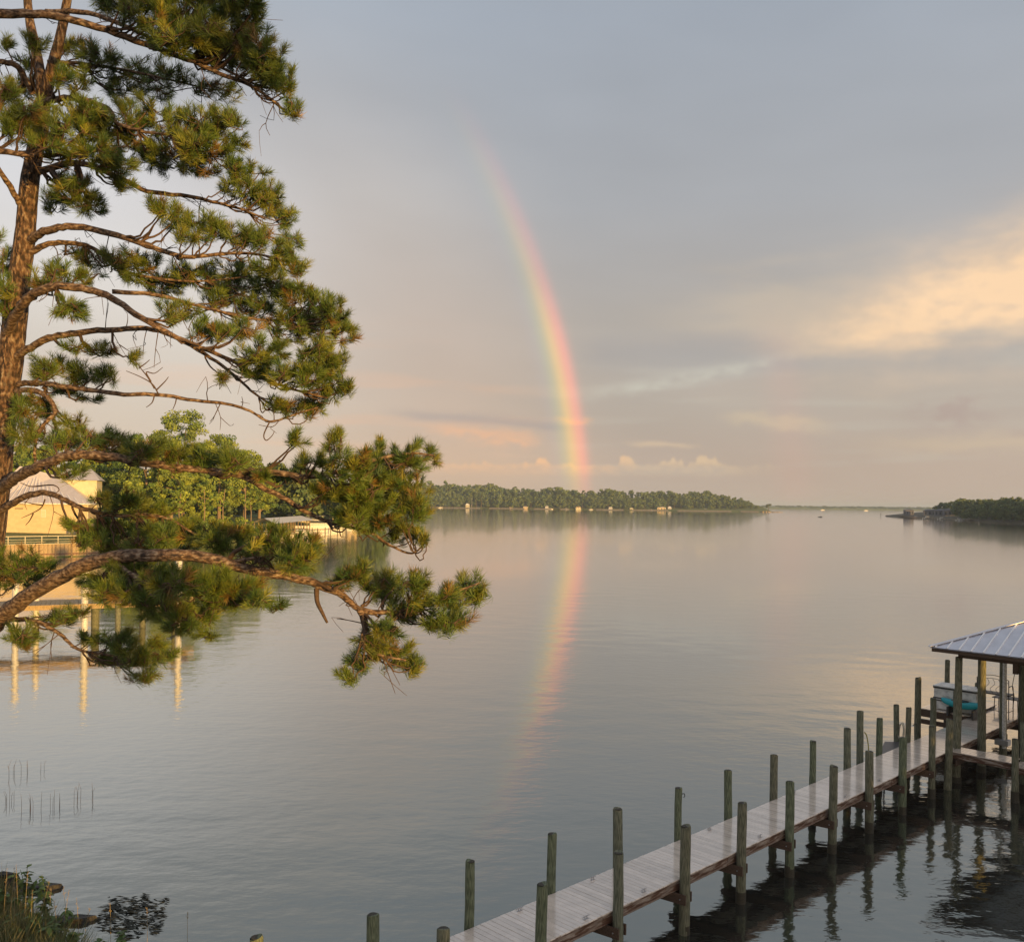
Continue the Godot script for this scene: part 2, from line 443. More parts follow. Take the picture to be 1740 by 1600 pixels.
# ---------------------------------------------------------------- water and land
func make_water() -> void:
	var rs := PackedFloat32Array()
	var r := 11.0
	while r < 260.0:
		rs.append(r); r *= 1.006
	while r < 11000.0:
		rs.append(r); r *= 1.09
	rs.append(11000.0)
	var cols := 400
	var half := deg_to_rad(42.0)
	var na := noise(41, 0.36, 2)
	var nb := noise(42, 1.15, 2)
	var nc := noise(43, 3.0, 2)
	var nd := noise(44, 0.03, 3)
	var m := rs.size()
	var v := PackedVector3Array()
	var n := PackedVector3Array()
	v.resize(m * (cols + 1)); n.resize(m * (cols + 1))
	for i in m:
		var cell := rs[i] * 0.0065
		var wa := smoothstep(1.1, 0.5, cell) * 0.0115
		var wb := smoothstep(0.42, 0.2, cell) * 0.0032
		var wc := smoothstep(0.17, 0.08, cell) * 0.0008
		for k in cols + 1:
			var an := -half + 2.0 * half * k / cols
			var x := sin(an) * rs[i]
			var z := -cos(an) * rs[i]
			var h := 0.0
			if wa > 0.0:
				var calm := 0.75 + 0.9 * nd.get_noise_2d(x, z * 1.6)
				h = na.get_noise_2d(x * 0.5, z) * wa
				if wb > 0.0: h += nb.get_noise_2d(x * 0.55, z) * wb
				if wc > 0.0: h += nc.get_noise_2d(x * 0.7, z) * wc
				h *= maxf(calm, 0.2)
			v[i * (cols + 1) + k] = Vector3(x, h, z)
	for i in m:
		for k in cols + 1:
			var a := v[mini(i + 1, m - 1) * (cols + 1) + k] - v[maxi(i - 1, 0) * (cols + 1) + k]
			var b := v[i * (cols + 1) + mini(k + 1, cols)] - v[i * (cols + 1) + maxi(k - 1, 0)]
			n[i * (cols + 1) + k] = b.cross(a).normalized()
	var ix := PackedInt32Array()
	ix.resize((m - 1) * cols * 6)
	var q := 0
	for i in m - 1:
		for k in cols:
			var a := i * (cols + 1) + k
			var b := a + cols + 1
			ix[q] = a; ix[q + 1] = b; ix[q + 2] = a + 1
			ix[q + 3] = a + 1; ix[q + 4] = b; ix[q + 5] = b + 1
			q += 6
	var g := Geo.new()
	g.v = v; g.n = n; g.ix = ix
	g.c.resize(v.size()); g.c.fill(Color.WHITE)
	# the rest of the sheet, round the sides and under the eye
	var steps := 48
	for k in steps:
		var a0 := half + (TAU - 2 * half) * k / steps
		var a1 := half + (TAU - 2 * half) * (k + 1) / steps
		var d0 := Vector3(sin(a0), 0, -cos(a0))
		var d1 := Vector3(sin(a1), 0, -cos(a1))
		g.quad(d0 * 11.0, d1 * 11.0, d1 * 11000.0, d0 * 11000.0, Vector3.UP)
		g.face(Vector3.ZERO, d0 * 11.0, d1 * 11.0, Vector3.UP)
	for k in 40:
		var a0 := -half + 2 * half * k / 40
		var a1 := -half + 2 * half * (k + 1) / 40
		g.face(Vector3.ZERO, Vector3(sin(a0), 0, -cos(a0)) * 11.0, Vector3(sin(a1), 0, -cos(a1)) * 11.0, Vector3.UP)
	setting("water", g, M.water)

func land(called: String, shore: PackedVector3Array, inland: Vector3, offs: Array, hts: Array, m: Material, bumpy := 0.3, per := 6) -> void:
	var p := smooth(shore, per)
	var f := noise(50, 0.03, 4)
	var g := Geo.new()
	var cols := offs.size()
	var pts := []
	for q in p:
		for k in cols:
			var w: Vector3 = q + inland * (offs[k] as float)
			var j := 1.0 if k == 0 else 1.0 + f.get_noise_2d(w.x, w.z) * bumpy
			pts.append(Vector3(w.x + f.get_noise_2d(w.z * 3.0, w.x) * (1.0 if k == 0 else 0.0) * bumpy, (hts[k] as float) * j, w.z))
	for i in p.size() - 1:
		for k in cols - 1:
			var a: Vector3 = pts[i * cols + k]
			var b: Vector3 = pts[i * cols + k + 1]
			var c: Vector3 = pts[(i + 1) * cols + k]
			var d: Vector3 = pts[(i + 1) * cols + k + 1]
			g.face(a, b, d, Vector3.UP); g.face(a, d, c, Vector3.UP)
	setting(called, g, m)

# ---------------------------------------------------------------- the great pine
var tufts := []
func make_tufts() -> void:
	for k in 5:
		var g := Geo.new()
		for i in 72:
			var along := pow(R(0, 1), 0.7)
			var reach: float = [.10, .16, .10, .2, .13][k]
			var base := Vector3(0, 0, -reach + reach * along)
			var an := R(0, TAU)
			var open := lerpf(R(.65, 1.35), R(0.08, 0.85), along)
			var d := Vector3(cos(an) * sin(open), sin(an) * sin(open), cos(open))
			var ln := R(0.085, 0.14)
			var side := d.cross(dirv()).normalized() * R(.0019, .0030)
			var mid := base + d * ln * 0.55
			var tip := base + d * ln + Vector3(R(-.02, .02), R(-.02, .02), R(-.01, .02))
			g.col = Color(1, 1, 1) * R(0.75, 1.25)
			var nn := d.cross(side).normalized()
			g.quad(base - side * 0.6, base + side * 0.6, mid + side, mid - side, nn)
			g.face(mid - side, mid + side, tip, nn)
		tufts.append(g.mesh())

func limb_pts(spec: Array) -> PackedVector3Array:
	var p := PackedVector3Array()
	for s in spec: p.append(P(s.x, s.y, s.z))
	return smooth(p, 5)

func make_pine() -> void:
	make_tufts()
	var base := Vector3(-8.3, 2.2, -13.2)
	var tree := thing("pine_tree", "tall leaning pine with long drooping limbs and sunlit brushy needles", "pine tree", base)
	var trunk := smooth(PackedVector3Array([Vector3(-8.35, 1.9, -13.2), Vector3(-8.2, 3.2, -13.2), P(-60, 1250, 13.2), P(-38, 1080, 13.1), P(-14, 880, 13.0), P(4, 700, 13.0), P(20, 590, 13.0), P(30, 490, 13.0), P(42, 400, 13.0), P(51, 300, 13.0), P(66, 225, 13.0), P(74, 175, 13.0)]), 5)
	var g := Geo.new()
	g.tube(_local(trunk, base), radii(.255, .092, trunk.size()), 16, true, 0.05)
	var forks := [[Vector3(72, 190, 13), Vector3(70, 140, 13), Vector3(58, 75, 13.1), Vector3(48, 20, 13.2), Vector3(44, -60, 13.3), Vector3(40, -240, 13.4)], [Vector3(74, 185, 13), Vector3(84, 130, 12.9), Vector3(100, 70, 12.8), Vector3(112, 10, 12.8), Vector3(125, -80, 12.7), Vector3(140, -260, 12.6)]]
	for f in forks:
		var fp := limb_pts(f)
		g.tube(_local(fp, base), radii(.088, .04, fp.size()), 10, true, 0.05)
	part("trunk", g, M.bark, tree)
	# each limb: its line, radius at the root and at the end, the leafy patches it carries (place, reach, distance)
	_limb(tree, base, [Vector3(-60, 24, 11.6), Vector3(40, 22, 11.7), Vector3(110, 30, 11.8), Vector3(180, 50, 11.9), Vector3(260, 80, 12), Vector3(330, 105, 12), Vector3(380, 128, 12), Vector3(420, 142, 12), Vector3(460, 168, 12), Vector3(488, 193, 12)], .062, .014,
		[[250, 25, 50, 40], [330, 28, 55, 42], [400, 42, 52, 46], [445, 90, 42, 42], [380, 88, 60, 32], [300, 66, 45, 26], [478, 142, 28, 34], [494, 182, 22, 16], [420, 14, 40, 22]])
	_limb(tree, base, [Vector3(120, -40, 12.8), Vector3(180, -44, 12.5), Vector3(260, -34, 12.3), Vector3(340, -18, 12.2), Vector3(420, 6, 12.2)], .045, .012,
		[[240, -30, 60, 34], [330, -26, 70, 36], [200, 6, 42, 24], [400, -10, 40, 26], [270, 2, 40, 20]])
	_limb(tree, base, [Vector3(78, 20, 12.9), Vector3(150, 22, 12.5), Vector3(225, 50, 12.3), Vector3(300, 85, 12.2), Vector3(370, 112, 12.2), Vector3(440, 146, 12.2), Vector3(482, 150, 12.2)], .04, .010,
		[[455, 120, 35, 28], [410, 75, 40, 30], [350, 50, 45, 30]])
	_limb(tree, base, [Vector3(80, 105, 13), Vector3(140, 108, 13.2), Vector3(220, 120, 13.4), Vector3(300, 138, 13.5), Vector3(360, 152, 13.5), Vector3(400, 152, 13.5)], .03, .008,
		[[310, 132, 42, 16], [358, 148, 34, 14], [395, 154, 18, 12], [250, 115, 40, 22], [170, 95, 40, 28], [130, 75, 32, 22], [200, 140, 36, 24], [260, 150, 40, 18]])
	_limb(tree, base, [Vector3(62, 175, 13), Vector3(110, 166, 12.7), Vector3(150, 172, 12.5), Vector3(186, 186, 12.4), Vector3(200, 210, 12.3), Vector3(260, 226, 12.2), Vector3(330, 226, 12.2), Vector3(400, 212, 12.2)], .05, .010,
		[[250, 198, 60, 32], [330, 208, 58, 32], [388, 204, 32, 28], [350, 255, 60, 34], [285, 262, 58, 32], [210, 238, 56, 34], [400, 240, 20, 18], [160, 190, 46, 26], [120, 130, 38, 26], [330, 285, 30, 14], [396, 285, 20, 16]])
	_limb(tree, base, [Vector3(-60, 250, 12.2), Vector3(0, 257, 12.2), Vector3(60, 264, 12.2), Vector3(112, 262, 12.2), Vector3(170, 255, 12.1), Vector3(215, 248, 12)], .05, .012,
		[[130, 222, 56, 30], [95, 248, 46, 26], [58, 200, 46, 30], [26, 210, 36, 34], [170, 262, 44, 26], [200, 280, 36, 18], [10, 160, 30, 26], [140, 200, 40, 20]])
	_limb(tree, base, [Vector3(62, 292, 13), Vector3(130, 276, 12.9), Vector3(200, 300, 12.8), Vector3(250, 325, 12.8), Vector3(320, 333, 12.8), Vector3(370, 345, 12.8), Vector3(412, 356, 12.8), Vector3(450, 372, 12.8)], .052, .012,
		[[420, 292, 36, 26], [458, 338, 32, 32], [480, 368, 26, 28], [432, 330, 38, 22], [496, 410, 20, 20], [130, 322, 44, 22], [95, 342, 36, 20], [150, 350, 30, 20], [386, 310, 24, 18], [205, 310, 30, 16], [120, 300, 34, 18]])
	_limb(tree, base, [Vector3(42, 360, 13), Vector3(24, 330, 12.8), Vector3(6, 300, 12.6), Vector3(-30, 250, 12.4)], .05, .03, [])
	_limb(tree, base, [Vector3(46, 412, 13), Vector3(64, 398, 12.8), Vector3(92, 388, 12.6), Vector3(130, 385, 12.5), Vector3(200, 400, 12.4), Vector3(260, 421, 12.3), Vector3(310, 436, 12.3), Vector3(350, 434, 12.3), Vector3(400, 430, 12.3), Vector3(450, 434, 12.3), Vector3(490, 446, 12.3)], .066, .012,
		[[345, 384, 48, 22], [400, 398, 46, 24], [442, 404, 36, 24], [480, 430, 32, 22], [296, 366, 36, 22], [322, 402, 34, 12], [506, 452, 22, 18], [456, 452, 30, 14], [270, 350, 26, 16]])
	_limb(tree, base, [Vector3(50, 432, 13), Vector3(72, 418, 12.9), Vector3(100, 412, 12.9), Vector3(135, 414, 12.9), Vector3(165, 426, 12.9), Vector3(200, 456, 12.9), Vector3(250, 470, 12.8), Vector3(330, 478, 12.8), Vector3(420, 470, 12.8)], .05, .010,
		[[330, 468, 56, 26], [398, 468, 56, 28], [460, 480, 38, 28], [280, 478, 46, 28], [226, 458, 38, 22], [160, 440, 30, 18], [200, 435, 32, 18], [135, 425, 20, 12], [250, 440, 26, 14]])
	_limb(tree, base, [Vector3(14, 565, 12.9), Vector3(28, 530, 12.5), Vector3(52, 503, 12.2), Vector3(90, 486, 12.0), Vector3(138, 490, 11.9), Vector3(190, 506, 11.8), Vector3(240, 540, 11.8), Vector3(290, 568, 11.8), Vector3(340, 590, 11.9), Vector3(392, 612, 12), Vector3(440, 640, 12), Vector3(500, 662, 12), Vector3(556, 676, 12)], .075, .012,
		[[540, 602, 48, 30], [570, 622, 32, 28], [588, 650, 18, 18], [556, 662, 32, 22], [500, 636, 48, 28], [446, 596, 46, 26], [402, 560, 46, 22], [350, 560, 40, 20], [100, 464, 38, 20], [70, 478, 26, 18], [150, 468, 26, 16], [300, 530, 40, 22], [118, 525, 34, 22]])
	_limb(tree, base, [Vector3(190, 495, 12.2), Vector3(260, 500, 12.4), Vector3(340, 520, 12.5), Vector3(420, 540, 12.6), Vector3(490, 545, 12.6), Vector3(560, 540, 12.6)], .034, .010,
		[[520, 518, 46, 26], [568, 528, 34, 28], [588, 566, 22, 28], [548, 560, 46, 30], [496, 560, 46, 30], [500, 500, 36, 24], [440, 520, 46, 24], [380, 510, 46, 22]])
	_limb(tree, base, [Vector3(24, 612, 13), Vector3(45, 594, 12.8), Vector3(82, 575, 12.6), Vector3(130, 565, 12.5), Vector3(190, 560, 12.4), Vector3(250, 558, 12.4), Vector3(300, 574, 12.4), Vector3(358, 608, 12.4), Vector3(400, 640, 12.4), Vector3(432, 668, 12.4), Vector3(470, 694, 12.4)], .062, .012,
		[[478, 690, 38, 16], [528, 688, 32, 16], [440, 625, 36, 20], [232, 606, 14, 12], [130, 590, 26, 10], [170, 592, 30, 12], [380, 642, 16, 10]])
	_limb(tree, base, [Vector3(22, 655, 13), Vector3(60, 650, 12.8), Vector3(100, 655, 12.6), Vector3(150, 662, 12.5), Vector3(210, 670, 12.4), Vector3(270, 670, 12.4), Vector3(330, 680, 12.4), Vector3(385, 686, 12.4), Vector3(425, 698, 12.4), Vector3(458, 716, 12.4), Vector3(500, 704, 12.4), Vector3(540, 692, 12.4)], .046, .010,
		[[80, 622, 38, 24], [138, 632, 42, 22], [182, 638, 22, 18], [104, 662, 36, 12], [150, 676, 20, 10], [516, 694, 30, 14]])
	_limb(tree, base, [Vector3(18, 664, 13), Vector3(60, 664, 12.7), Vector3(86, 682, 12.6), Vector3(92, 702, 12.5), Vector3(82, 712, 12.4), Vector3(68, 730, 12.4), Vector3(58, 760, 12.4), Vector3(62, 795, 12.4)], .042, .018,
		[[58, 690, 34, 34], [44, 738, 28, 28], [120, 716, 24, 18], [98, 745, 26, 14], [30, 700, 18, 24]])
	_limb(tree, base, [Vector3(-6, 835, 13), Vector3(20, 815, 12.5), Vector3(48, 801, 12.1), Vector3(85, 784, 11.8), Vector3(130, 773, 11.6), Vector3(180, 775, 11.5), Vector3(240, 785, 11.5), Vector3(300, 794, 11.5), Vector3(365, 801, 11.5), Vector3(410, 808, 11.5), Vector3(450, 830, 11.5), Vector3(485, 848, 11.5), Vector3(525, 872, 11.5), Vector3(575, 892, 11.5), Vector3(625, 902, 11.5), Vector3(662, 926, 11.5), Vector3(700, 940, 11.5), Vector3(722, 922, 11.5)], .085, .009,
		[[130, 745, 48, 18], [200, 758, 56, 20], [270, 768, 56, 20], [340, 775, 54, 20], [400, 778, 36, 18], [180, 742, 40, 12], [680, 832, 52, 38], [620, 842, 52, 36], [700, 862, 38, 32], [650, 890, 48, 22], [600, 878, 38, 18], [714, 912, 20, 16], [560, 832, 38, 20], [690, 905, 30, 16], [120, 800, 26, 12]])
	_limb(tree, base, [Vector3(400, 804, 11.5), Vector3(450, 800, 11.4), Vector3(520, 810, 11.3), Vector3(580, 800, 11.2), Vector3(640, 780, 11.2), Vector3(700, 770, 11.2), Vector3(738, 774, 11.2)], .05, .010,
		[[508, 742, 20, 16], [570, 748, 26, 22], [540, 788, 42, 20], [600, 788, 46, 28], [650, 778, 46, 32], [698, 778, 32, 32], [734, 775, 16, 18], [480, 806, 28, 10], [448, 806, 18, 9], [640, 812, 50, 24]])
	_limb(tree, base, [Vector3(-4, 872, 13), Vector3(18, 856, 12.7), Vector3(50, 840, 12.4), Vector3(82, 838, 12.2), Vector3(112, 850, 12), Vector3(142, 864, 11.9), Vector3(200, 876, 11.9), Vector3(250, 874, 11.9), Vector3(292, 884, 11.9), Vector3(330, 906, 11.9), Vector3(380, 918, 11.9)], .055, .010,
		[[200, 850, 46, 18], [260, 866, 42, 18], [205, 900, 56, 26], [262, 914, 56, 26], [330, 898, 46, 22], [380, 920, 46, 22], [300, 930, 40, 14], [122, 890, 16, 12], [145, 905, 14, 12], [170, 925, 42, 20], [235, 936, 54, 18], [400, 900, 36, 20], [300, 905, 40, 20]])
	_limb(tree, base, [Vector3(-46, 1120, 13), Vector3(-10, 1060, 12.4), Vector3(40, 1020, 12.0), Vector3(110, 976, 11.6), Vector3(180, 951, 11.3), Vector3(250, 944, 11.1), Vector3(330, 945, 11.0), Vector3(400, 962, 10.9), Vector3(460, 974, 10.9), Vector3(520, 986, 10.9), Vector3(575, 1008, 10.9), Vector3(610, 1034, 10.9), Vector3(650, 1040, 10.9), Vector3(700, 1034, 10.9), Vector3(760, 1010, 10.9), Vector3(815, 990, 10.9)], .128, .010,
		[[600, 968, 36, 20], [640, 990, 32, 22], [580, 986, 24, 14], [670, 984, 26, 20], [710, 998, 36, 26], [760, 1018, 42, 26], [798, 1000, 28, 30], [770, 1050, 36, 20], [818, 1004, 10, 14], [700, 1034, 40, 20], [735, 1060, 30, 14], [660, 1012, 30, 18]])
	_limb(tree, base, [Vector3(612, 1034, 10.9), Vector3(620, 1060, 10.9), Vector3(618, 1088, 10.9), Vector3(640, 1110, 10.9), Vector3(690, 1122, 10.9)], .05, .010,
		[[640, 1088, 42, 26], [680, 1108, 36, 22], [620, 1118, 38, 18], [590, 1148, 24, 13], [702, 1128, 18, 18], [660, 1068, 36, 16]])
	_limb(tree, base, [Vector3(385, 956, 11), Vector3(420, 950, 10.8), Vector3(465, 944, 10.6), Vector3(520, 940, 10.5)], .03, .010,
		[[470, 920, 46, 30], [510, 950, 36, 26], [530, 926, 22, 20], [440, 935, 30, 18], [490, 965, 34, 14]])
	_limb(tree, base, [Vector3(190, 955, 11.3), Vector3(240, 985, 10.9), Vector3(300, 1000, 10.7), Vector3(370, 1000, 10.6), Vector3(430, 1005, 10.6)], .045, .010,
		[[230, 968, 56, 24], [300, 988, 64, 28], [370, 990, 56, 26], [420, 1000, 40, 20], [205, 1006, 54, 26], [280, 1030, 56, 26], [340, 1048, 40, 20], [350, 1080, 18, 12], [440, 1018, 30, 14], [470, 1030, 20, 10], [160, 985, 30, 16], [250, 1004, 60, 24], [390, 1022, 44, 18], [310, 1058, 40, 18]])
	_limb(tree, base, [Vector3(-40, 1000, 13), Vector3(0, 975, 12.6), Vector3(40, 962, 12.4), Vector3(80, 970, 12.3)], .04, .012,
		[[30, 956, 42, 28], [58, 985, 36, 20], [10, 985, 24, 20], [80, 960, 20, 14]])
	_limb(tree, base, [Vector3(-44, 1075, 13), Vector3(0, 1058, 12.6), Vector3(30, 1052, 12.4), Vector3(62, 1056, 12.2), Vector3(100, 1076, 12.1), Vector3(130, 1102, 12), Vector3(180, 1112, 12), Vector3(240, 1122, 12)], .05, .010,
		[[40, 1082, 32, 24], [92, 1050, 36, 14], [122, 1040, 32, 12], [200, 1088, 42, 20], [242, 1118, 42, 20], [190, 1118, 36, 16], [240, 1148, 28, 13], [290, 1108, 22, 12], [160, 1080, 26, 12], [270, 1090, 22, 14]])
	_limb(tree, base, [Vector3(20, 545, 13), Vector3(0, 520, 12.9), Vector3(-40, 470, 12.8)], .04, .02, [[8, 440, 18, 24], [4, 480, 20, 22], [8, 520, 14, 24], [-10, 400, 20, 20]])
	_limb(tree, base, [Vector3(56, 160, 13), Vector3(30, 115, 12.8), Vector3(0, 104, 12.6), Vector3(-40, 100, 12.5)], .05, .03, [[10, 70, 12, 10], [30, 150, 30, 26], [40, 105, 14, 8], [60, 70, 26, 14]])
	# bare twigs, stubs and a snag
	var dead := Geo.new()
	for s in [[Vector3(268, 668, 12.4), Vector3(258, 652, 12.4), Vector3(238, 640, 12.4), Vector3(214, 630, 12.4)], [Vector3(262, 660, 12.4), Vector3(250, 640, 12.4), Vector3(236, 622, 12.4), Vector3(222, 600, 12.4)], [Vector3(266, 662, 12.4), Vector3(280, 648, 12.4), Vector3(286, 640, 12.4)], [Vector3(256, 648, 12.4), Vector3(248, 632, 12.4), Vector3(262, 634, 12.4), Vector3(276, 624, 12.4)], [Vector3(236, 625, 12.4), Vector3(246, 618, 12.4), Vector3(254, 611, 12.4)], [Vector3(300, 672, 12.4), Vector3(298, 684, 12.4), Vector3(293, 696, 12.4)],
			[Vector3(262, 672, 12.4), Vector3(258, 684, 12.4), Vector3(248, 692, 12.4)], [Vector3(458, 716, 12.4), Vector3(448, 738, 12.4), Vector3(452, 748, 12.4), Vector3(462, 740, 12.4), Vector3(466, 732, 12.4)], [Vector3(76, 848, 12.2), Vector3(70, 862, 12.2), Vector3(54, 872, 12.2), Vector3(36, 880, 12.2)], [Vector3(72, 858, 12.2), Vector3(56, 856, 12.2), Vector3(40, 852, 12.2)], [Vector3(56, 872, 12.2), Vector3(50, 884, 12.2), Vector3(43, 892, 12.2)], [Vector3(62, 826, 12.4), Vector3(90, 824, 12.3), Vector3(100, 832, 12.3), Vector3(90, 840, 12.2)], [Vector3(62, 826, 12.4), Vector3(50, 826, 12.4), Vector3(34, 820, 12.4)]]:
		var lp := limb_pts(s)
		dead.tube(_local(lp, base), radii(.011, .004, lp.size()), 5)
	for s in [[Vector3(538, 1000, 10.9), Vector3(539, 1022, 10.85), Vector3(548, 1042, 10.8), Vector3(556, 1058, 10.8)], [Vector3(388, 954, 11), Vector3(396, 940, 10.9), Vector3(416, 928, 10.8), Vector3(438, 915, 10.8)]]:
		var lp2 := limb_pts(s)
		dead.tube(_local(lp2, base), radii(.034, .014, lp2.size()), 7)
	part("dead_twigs", dead, M.twig, tree).set_meta("kind", "stuff")

func _local(p: PackedVector3Array, o: Vector3) -> PackedVector3Array:
	var q := p.duplicate()
	for i in q.size(): q[i] -= o
	return q

func _limb(tree: Node3D, base: Vector3, spec: Array, r0: float, r1: float, patches: Array) -> void:
	var p := limb_pts(spec)
	var m := p.size()
	var rr := radii(r0, r1, m)
	for i in m: rr[i] = lerpf(r0, r1, pow(float(i) / (m - 1), 0.8))
	for i in range(1, m - 1): p[i] += dirv() * rr[i] * 0.22
	var g := Geo.new()
	g.tube(_local(p, base), rr, 10 if r0 > .04 else 7, true, 0.07)
	var limb := part("limb", g, M.bark_limb, tree)
	if patches.is_empty(): return
	var tw := Geo.new()
	for k in 9:
		var i := int(R(.15, .95) * (m - 1))
		var a := p[i]
		var d := (dirv() + Vector3(.3, -.25, 0)).normalized()
		var l := R(.18, .5)
		var q1 := a + d * l * .5 + dirv() * l * .14
		var q2 := a + d * l + dirv() * l * .25
		tw.tube(_local(smooth(PackedVector3Array([a, q1, q2]), 3), base), radii(.0075, .003, 7), 4)
		tw.tube(_local(smooth(PackedVector3Array([q1, q1 + (d + dirv() * .8) * l * .3, q1 + (d + dirv() * 1.2) * l * .5]), 2), base), radii(.005, .0025, 5), 4)
	var ts := [[], [], []]
	var cs := [[], [], []]
	for q in patches:
		# where the patch hangs: in depth as well as across
		var near := 0
		var best := 1e9
		var zc: float = 12.0
		for i in m:
			var a := Vector2(p[i].x / -p[i].z * FOC + 870.0, (EYE - p[i].y) / -p[i].z * FOC + 855.0)
			var dd := a.distance_to(Vector2(q[0], q[1]))
			if dd < best:
				best = dd; near = i
		zc = -p[near].z + R(-.55, .55)
		var mid := P(q[0], q[1], zc)
		var sx: float = q[2] / FOC * zc
		var sy: float = q[3] / FOC * zc
		var root := p[maxi(near - 4, 0)] if near > 4 else p[near]
		var count := int(clampf(q[2] * q[3] * 0.034, 7, 100))
		var hubs := []
		var nh := 1 + count / 9
		for h in nh:
			var hub := mid + Vector3(R(-.6, .6) * sx, R(-.6, .4) * sy, R(-.7, .7) * sx)
			hubs.append(hub)
			var bend := (root + hub) * 0.5 + Vector3(R(-.08, .08), -0.06 - R(0, .1), R(-.1, .1))
			var bp := smooth(PackedVector3Array([root, bend, hub]), 4)
			for i in range(1, bp.size() - 1): bp[i] += dirv() * .02
			tw.tube(_local(bp, base), radii(clampf(rr[near] * 0.6, .009, .024), .007, bp.size()), 5)
		for k in count:
			var o := dirv() * pow(R(0, 1), 0.4)
			var at := mid + Vector3(o.x * sx, o.y * sy, o.z * sx * 0.9)
			var hub: Vector3 = hubs[0]
			for h in hubs:
				if (h as Vector3).distance_to(at) < hub.distance_to(at): hub = h
			var away := (at - hub).normalized()
			var aim := (away * 0.8 + Vector3(0, 0.55, 0) + dirv() * 0.45 + (at - root).normalized() * 0.35).normalized()
			var tp := smooth(PackedVector3Array([hub, (hub + at) * 0.5 + Vector3(0, -0.03, 0) + dirv() * 0.03, at - aim * 0.05, at]), 2)
			tw.tube(_local(tp, base), radii(.0065, .0045, tp.size()), 4)
			var up := dirv()
			var b := Basis.looking_at(-aim, up if absf(up.dot(aim)) < 0.95 else Vector3.RIGHT)
			var size := R(0.85, 1.18)
			var w := k % 3
			(ts[w] as Array).append(Transform3D(b.scaled(Vector3.ONE * size), at - base))
			var age := R(0, 1)
			var col := C(.108, .168, .021).lerp(C(.042, .098, .023), R(0, 1)).lerp(C(.30, .255, .020), R(0, 1) * R(0, 1) * R(.3, 1))
			if age < 0.05: col = C(.20, .125, .032)
			(cs[w] as Array).append(col * R(.8, 1.2))
	var t := part("twigs", tw, M.twig, limb)
	t.set_meta("kind", "stuff")
	for w in 3:
		if (ts[w] as Array).size() > 0:
			scatter("needles", tufts[(w + used.size()) % 5], M.needle, ts[w], cs[w], limb)

# ---------------------------------------------------------------- dock and boathouse
func piling_geo(h: float, r: float, below := 1.0) -> Geo:
	var g := Geo.new()
	var p := PackedVector3Array()
	var rr := PackedFloat32Array()
	var k := 9
	for i in k:
		var f := float(i) / (k - 1)
		p.append(Vector3(R(-.006, .006), lerpf(-below, h - .015, f), R(-.006, .006)))
		rr.append(r * (1.06 - 0.10 * f) + R(-.003, .003))
	p.append(Vector3(0, h, 0)); rr.append(r * 0.88)
	g.tube(p, rr, 18)
	return g
func piling(parent: Node, at: Vector3, top: float, r := 0.112) -> MeshInstance3D:
	# one weathered pile standing in the water: the shaft, its checked end grain and the wet band
	var o := part("piling", piling_geo(top, r * R(.89, 1.13)), [M.post, M.post_green, M.post_grey][rng.randi() % 3], parent)
	o.position = Vector3(at.x, 0, at.z)
	o.rotation = Vector3(R(-.016, .016), R(0, TAU), R(-.016, .016))
	var c := Geo.new()
	c.tube(line(Vector3(0, top + .001, 0), Vector3(0, top + .006, 0)), radii(r * .84, r * .8), 16)
	part("end_grain", c, M.post_cap, o)
	var b := Geo.new()
	var bp := PackedVector3Array()
	var br := PackedFloat32Array()
	var wet := R(.16, .4)
	for i in 4:
		bp.append(Vector3(0, lerpf(-.3, wet, i / 3.0), 0)); br.append(r * (1.19 - .012 * i))
	b.tube(bp, br, 18)
	part("tide_band", b, M.tide, o)
	return o
func loose_piling(at: Vector3, top: float, label: String, group := "") -> void:
	var o := piling(self, at, top)
	tag(o, label, "piling", group)

